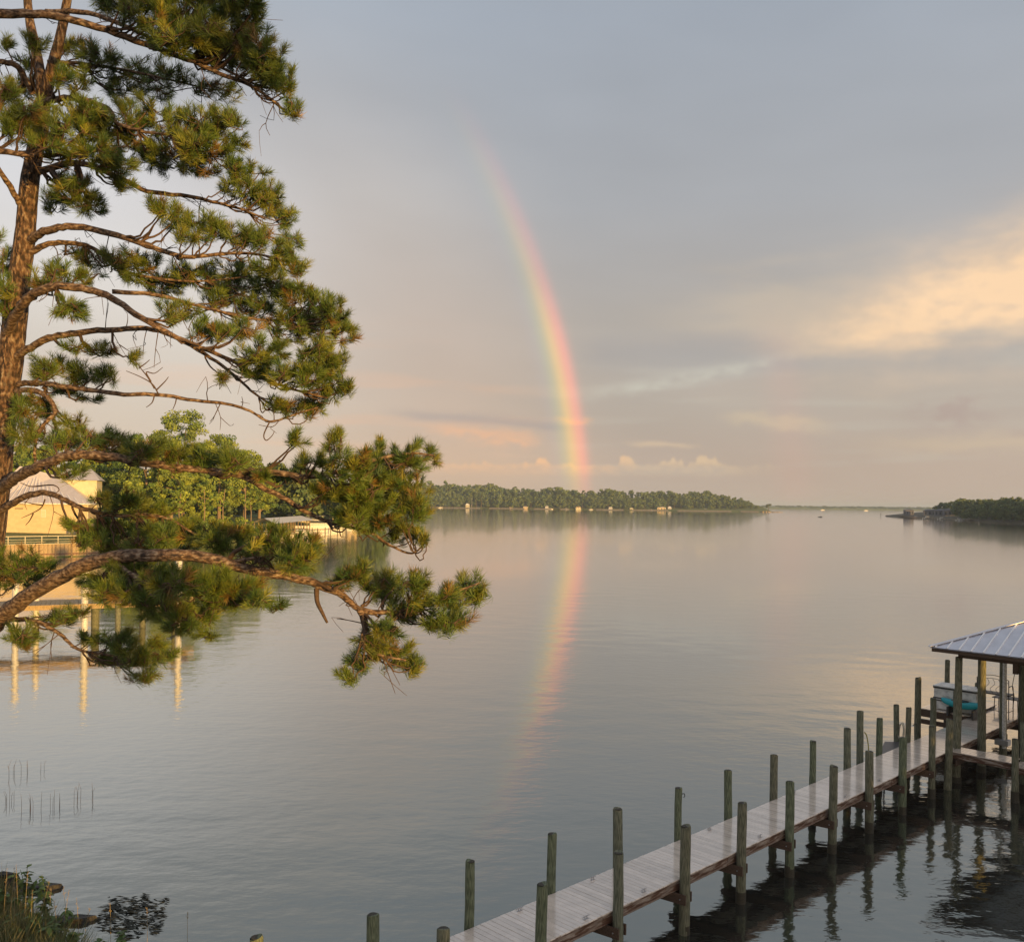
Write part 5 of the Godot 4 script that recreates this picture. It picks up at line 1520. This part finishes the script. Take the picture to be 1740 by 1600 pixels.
# ---------------------------------------------------------------- the near bank
func make_bank() -> void:
	var sh := PackedVector3Array([Vector3(-70, 0, -46), Vector3(-40, 0, -34), Vector3(-22, 0, -26.5), Vector3(-15.6, 0, -25.2), Vector3(-12.9, 0, -23.2), Vector3(-10.7, 0, -21.3), Vector3(-8.4, 0, -19.3), Vector3(-5, 0, -15), Vector3(8, 0, -5), Vector3(40, 0, 8), Vector3(120, 0, 30)])
	land("ground", sh, Vector3(-.35, 0, .94), [0.0, .5, 1.4, 3.5, 8.0, 24.0, 120.0], [-.35, .08, .32, .9, 1.9, 2.6, 4.0], M.soil, .25, 6)
	# grass and dry stems of the bank
	var blade := Geo.new()
	for k in 9:
		var a := R(0, TAU)
		var ln := R(.3, .62)
		var d := Vector3(cos(a) * .28, 1, sin(a) * .28)
		var s := d.cross(dirv()).normalized() * .006
		var b := Vector3(cos(a), 0, sin(a)) * R(0, .05)
		blade.col = Color(1, 1, 1) * R(.7, 1.2)
		blade.quad(b - s, b + s, b + d * ln * .55 + s * .8, b + d * ln * .55 - s * .8, s.cross(d))
		blade.face(b + d * ln * .55 - s * .8, b + d * ln * .55 + s * .8, b + d * ln + Vector3(cos(a), -.2, sin(a)) * .1, s.cross(d))
	var bm := blade.mesh()
	var ts := []
	var cs := []
	var sp := smooth(sh, 6)
	for k in 9000:
		var f := R(0.06, .62) * (sp.size() - 1)
		var i := int(f)
		var off := pow(R(0, 1), .8) * 5.0 + .15
		var p := sp[i].lerp(sp[i + 1], f - i) + Vector3(-.35, 0, .94) * off
		p.y = lerpf(.0, .9, clampf(off / 3.5, 0, 1)) * .9
		ts.append(Transform3D(Basis(Vector3.UP, R(0, TAU)).scaled(Vector3.ONE * R(.6, 1.5)), p))
		cs.append(C(.08, .11, .025).lerp(C(.25, .20, .09), R(0, 1)))
	scatter("grass", bm, M.leaf, ts, cs, self).set_meta("label", "rough green and straw grass covering the near bank")
	# tall dry grass stalks, one by one
	var stalks := [[4, 1597, 100], [14, 1600, 92], [24, 1600, 105], [40, 1590, 88], [52, 1600, 70], [8, 1560, 60], [62, 1590, 52], [70, 1560, 50], [106, 1590, 62], [112, 1560, 40], [134, 1600, 60], [188, 1600, 54], [250, 1600, 46], [318, 1600, 40], [98, 1600, 58], [142, 1590, 36], [82, 1570, 48], [30, 1570, 84]]
	for q in stalks:
		var at := G(q[0], q[1] + 10.0, .25)
		var h: float = q[2] / FOC * -at.z * 1.15 + .2
		var st := thing("grass_stalk", "tall dry straw-coloured grass stalk on the near bank", "grass stalk", at, 0.0, "dry grass stalks on the near bank")
		var g := Geo.new()
		var bend := Vector3(R(-.1, .16), 0, R(-.08, .08))
		g.tube(PackedVector3Array([Vector3(0, -.25, 0), Vector3(0, h * .5, 0) + bend * .3, Vector3(0, h, 0) + bend]), radii(.0055, .003, 3), 5)
		part("stem", g, M.straw, st)
		var hd := Geo.new()
		for k in 14:
			var f := R(.78, 1.0)
			var b := Vector3(0, h * f, 0) + bend * f * f
			var d := (dirv() + Vector3(0, 1.2, 0)).normalized() * .05
			hd.face(b, b + d + dirv() * .008, b + d * .5 + dirv() * .012, dirv())
		part("seed_head", hd, M.straw, st)
	# reeds standing in the shallows
	var rl := ["reed clump standing alone farthest out in the shallows", "thin reeds in the shallows near the frame's edge", "dense reddish reed clump in the shallows", "pair of straight dark reeds in the shallows", "outermost upright reed clump beside open water", "single thin reed right of the farthest clump"]
	var rq := [[34, 1316, 7, 24], [16, 1366, 6, 20], [54, 1376, 6, 26], [98, 1368, 5, 24], [136, 1362, 7, 26], [68, 1312, 2, 16]]
	for i in rq.size():
		var q: Array = rq[i]
		var at := G(q[0], q[1])
		var cl := thing("reed_clump", rl[i], "reeds", at)
		for k in q[2] as int:
			var g := Geo.new()
			var b := Vector3(R(-1, 1) * (.05 * q[2]), 0, R(-.3, .3))
			var h: float = q[3] / FOC * -at.z * R(.7, 1.2)
			g.tube(PackedVector3Array([b + Vector3(0, -.3, 0), b + Vector3(R(-.02, .02), h * .6, 0), b + Vector3(R(-.08, .08), h, R(-.03, .03))]), radii(.0065, .003, 3), 5)
			part("stem", g, M.twig, cl)
	# broad-leaved weeds
	var wl := ["tall leafy weed leaning over the dark rock", "leafy weed with pale stems before the dark rock", "bushy green weed at the water's edge left of the wrack", "low broad-leaved weed growing beside the floating wrack", "small leafy weed at the bottom edge among stalks", "green weed at the bottom corner of the bank", "short weed just behind the first rock slab", "weed with drooping leaves beside the lower pointed rock", "dense low weed between the bottom edge and the pointed rock", "thin upright weed among the dry stalks near the corner"]
	var wq := [[42, 1500, 1.15], [78, 1530, 1.05], [56, 1575, .9], [200, 1598, .75], [118, 1594, .7], [12, 1588, .8], [22, 1530, .8], [98, 1560, .7], [84, 1590, .8], [34, 1560, 1.0]]
	for i in wq.size():
		var q: Array = wq[i]
		var at := G(q[0], q[1] + 34.0, .2)
		var w := thing("weed", wl[i], "weed", at)
		for s in 5:
			var h := R(.5, .95) * (q[2] as float)
			var a := R(0, TAU)
			var tipv := Vector3(cos(a) * R(.1, .45), h, sin(a) * R(.1, .45))
			var bp := smooth(PackedVector3Array([Vector3(R(-.1, .1), -.2, R(-.1, .1)), tipv * Vector3(.3, .55, .3), tipv]), 4)
			var sg := Geo.new()
			sg.tube(bp, radii(.012, .005, bp.size()), 6)
			part("stem", sg, M.lawn, w)
			for k in 13:
				var f := R(.3, 1.0)
				var p := bp[int(f * (bp.size() - 1))]
				var d := Vector3(R(-1, 1), R(-.55, .35), R(-1, 1)).normalized()
				var ln := R(.14, .25)
				var side := d.cross(Vector3.UP).normalized() * ln * .26
				var lg := Geo.new()
				lg.col = C(.04, .085, .018).lerp(C(.10, .15, .03), R(0, 1))
				var up := side.cross(d).normalized()
				if up.y < 0: up = -up
				var m1 := p + d * ln * .35
				var m2 := p + d * ln * .7 - Vector3(0, .015, 0)
				var e := p + d * ln - Vector3(0, .05, 0)
				lg.face(p, m1 + side, m1 - side, up)
				lg.quad(m1 - side, m1 + side, m2 + side * .7, m2 - side * .7, up)
				lg.face(m2 - side * .7, m2 + side * .7, e, up)
				part("leaf", lg, M.leaf, w)
	# dark rocks with their feet in the water
	for q in [[-14, 1500, .9, .2, "large dark rock slab at the frame's edge behind the weeds"], [50, 1512, 1.1, .10, "flat pointed dark rock reaching out into the water"], [110, 1566, 1.0, .09, "low pointed dark rock between the weeds and the wrack"]]:
		var at := G(q[0], q[1])
		var g := Geo.new()
		var pts := []
		for k in 9:
			var a := TAU * k / 9
			var rr: float = q[2] * (.55 + .2 * sin(k * 2.3)) * (1.7 if k == 0 else 1.0)
			pts.append(Vector3(cos(a) * rr, 0, sin(a) * rr * .55))
		for k in 9:
			var p0: Vector3 = pts[k]
			var p1: Vector3 = pts[(k + 1) % 9]
			var t0 := p0 * .72 + Vector3(0, (q[3] as float) * (1.0 + .3 * sin(k * 1.7)), 0)
			var t1 := p1 * .72 + Vector3(0, (q[3] as float) * (1.0 + .3 * sin(((k + 1) % 9) * 1.7)), 0)
			g.quad(p0 + Vector3(0, -.4, 0), p1 + Vector3(0, -.4, 0), t1, t0, p0 + Vector3(0, .3, 0))
			g.face(t0, t1, Vector3(0, (q[3] as float) * 1.15, 0), Vector3.UP)
		var o := part("rock", g, M.rock)
		o.position = at
		o.rotation.y = .25
		tag(o, q[4], "rock")
	# floating wrack
	var wt := []
	var wc := []
	var lm := Geo.new()
	lm.quad(Vector3(-.09, 0, 0), Vector3(0, .004, .03), Vector3(.09, 0, 0), Vector3(0, .004, -.03), Vector3.UP)
	for k in 520:
		var a := R(0, TAU)
		var rr := sqrt(R(0, 1))
		var px := 222.0 + cos(a) * rr * 58.0
		var py := 1560.0 + sin(a) * rr * 32.0 - cos(a) * rr * 6.0
		py -= 7.0 * sin(px * .11) + 5.0 * sin(px * .23 + 1.0)
		if absf(sin(px * .05 + py * .13)) < .35 and rng.randf() < .75: continue
		if rng.randf() < .12:
			px = R(170, 285); py = R(1522, 1548)
		var p := G(px, py, R(.006, .03))
		wt.append(Transform3D(Basis.from_euler(Vector3(R(-.3, .3), R(-.6, .6) + (PI if rng.randf() < .5 else 0.0), R(-.25, .25))).scaled(Vector3(R(.6, 1.7), 1, R(.5, 1.2))), p))
		wc.append(C(.018, .02, .012) * R(.6, 1.6))
	var wr := scatter("floating_wrack", lm.mesh(), M.leaf, wt, wc, self)
	wr.set_meta("label", "dark raft of floating leaves and wrack beside the near bank")
	wr.set_meta("category", "floating wrack")

# ---------------------------------------------------------------- behind the eye: unseen blockers added to shade the dock and pine
func across(p: float, q: float, y: float) -> Vector3:
	var s := Vector3(SUN_TO.x, 0, SUN_TO.z).normalized()
	var n := Vector3(-s.z, 0, s.x)
	return n * p + s * q + Vector3(0, y, 0)
func make_behind() -> void:
	var s := Vector3(SUN_TO.x, 0, SUN_TO.z).normalized()
	var turn := atan2(-s.x, -s.z)
	var hg := Geo.new()
	for k in 8000:
		var pp := R(8.3, 36.6)
		var c := across(pp, R(-16.5, -12), R(.3, 4.0 + .65 * smoothstep(24.0, 29.0, pp)))
		var nn := (dirv() + Vector3(0, .3, 0)).normalized()
		var u := nn.cross(dirv()).normalized() * .34
		var v := nn.cross(u).normalized() * .26
		hg.col = C(.05, .08, .02) * R(.7, 1.3)
		hg.quad(c - u, c + v, c + u, c - v, nn)
	var added_hedge := thing("added_hedge", "leafy screen added behind the viewer to shade the dock", "added_hedge")  # unseen leaf screen, its height set to keep low sun off the dock
	part("foliage", hg, M.leaf, added_hedge)
	var shade := thing("pine_tree", "tall pine added behind the viewer to shade the great pine", "pine tree", across(3.0, -26, 3.0))  # unseen tree added to dapple the upper limbs of the great pine
	var tg := Geo.new()
	tg.tube(PackedVector3Array([Vector3.ZERO, Vector3(.2, 10, 0), Vector3(.1, 19, 0)]), radii(.35, .12, 3), 10)
	part("trunk", tg, M.bark, shade)
	var sg := Geo.new()
	for k in 34:
		var c := Vector3(R(-5.5, 5.5), R(13.2, 20.5), R(-4, 4))
		sg.col = C(.07, .13, .03) * R(.8, 1.2)
		for q in 70:
			var o := dirv()
			var p := c + Vector3(o.x, o.y * .6, o.z) * R(.3, 1.25)
			var u := o.cross(dirv()).normalized() * .16
			var v := o.cross(u).normalized() * .12
			sg.quad(p - u, p + v, p + u, p - v, o)
	part("crown", sg, M.leaf, shade)
	house(across(51.2, -18, 2.4), turn, 29.6, 9.0, 6.2, 2.6, M.cream_pale, M.slate, "two-storey house added behind the viewer to shade the boathouse", "house", 6)  # unseen block added to keep the sun off the boathouse roof
	house(across(33.75, -20, 2.4), turn, 2.3, 7.0, 7.6, 1.0, M.cream_pale, M.slate, "narrow tower added behind the viewer to shade the boathouse corner", "house", 1)  # unseen block; the gap beside it lets a sun slit reach one post

# ---------------------------------------------------------------- everything
func _ready() -> void:
	rng.seed = 20240611
	var cam := Camera3D.new()
	cam.name = "camera"
	add_child(cam)
	cam.position = Vector3(0, EYE, 0)
	cam.rotation.z = ROLL
	cam.keep_aspect = Camera3D.KEEP_HEIGHT
	cam.set_frustum(0.1 * 1600.0 / FOC, Vector2(0, 0.1 * 55.0 / FOC), 0.1, 14000.0)
	var env := Environment.new()
	env.background_mode = Environment.BG_SKY
	env.sky = Sky.new()
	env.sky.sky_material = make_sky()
	env.tonemap_mode = Environment.TONE_MAPPER_LINEAR
	env.tonemap_exposure = 1.55
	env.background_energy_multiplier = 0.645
	env.sdfgi_enabled = true
	env.ssao_enabled = true
	env.ssil_enabled = true
	env.fog_enabled = true
	env.fog_density = 0.00012
	env.fog_light_color = Color(.70, .78, .88)
	var we := WorldEnvironment.new()
	we.name = "sky"
	we.environment = env
	add_child(we)
	var sun := DirectionalLight3D.new()
	sun.name = "sun"
	add_child(sun)
	sun.look_at_from_position(Vector3.ZERO, SUN_TO, Vector3.UP)
	sun.light_energy = 1.6
	sun.light_color = Color(1.0, .78, .43)
	sun.light_angular_distance = 0.5
	sun.shadow_enabled = true

	make_materials()
	make_water()
	make_tree_kinds()
	make_far_shore()
	make_right_shore()
	make_left_shore()
	make_bank()
	make_behind()
	make_dock()
	make_boathouse()
	make_dock_things()
	make_pine()
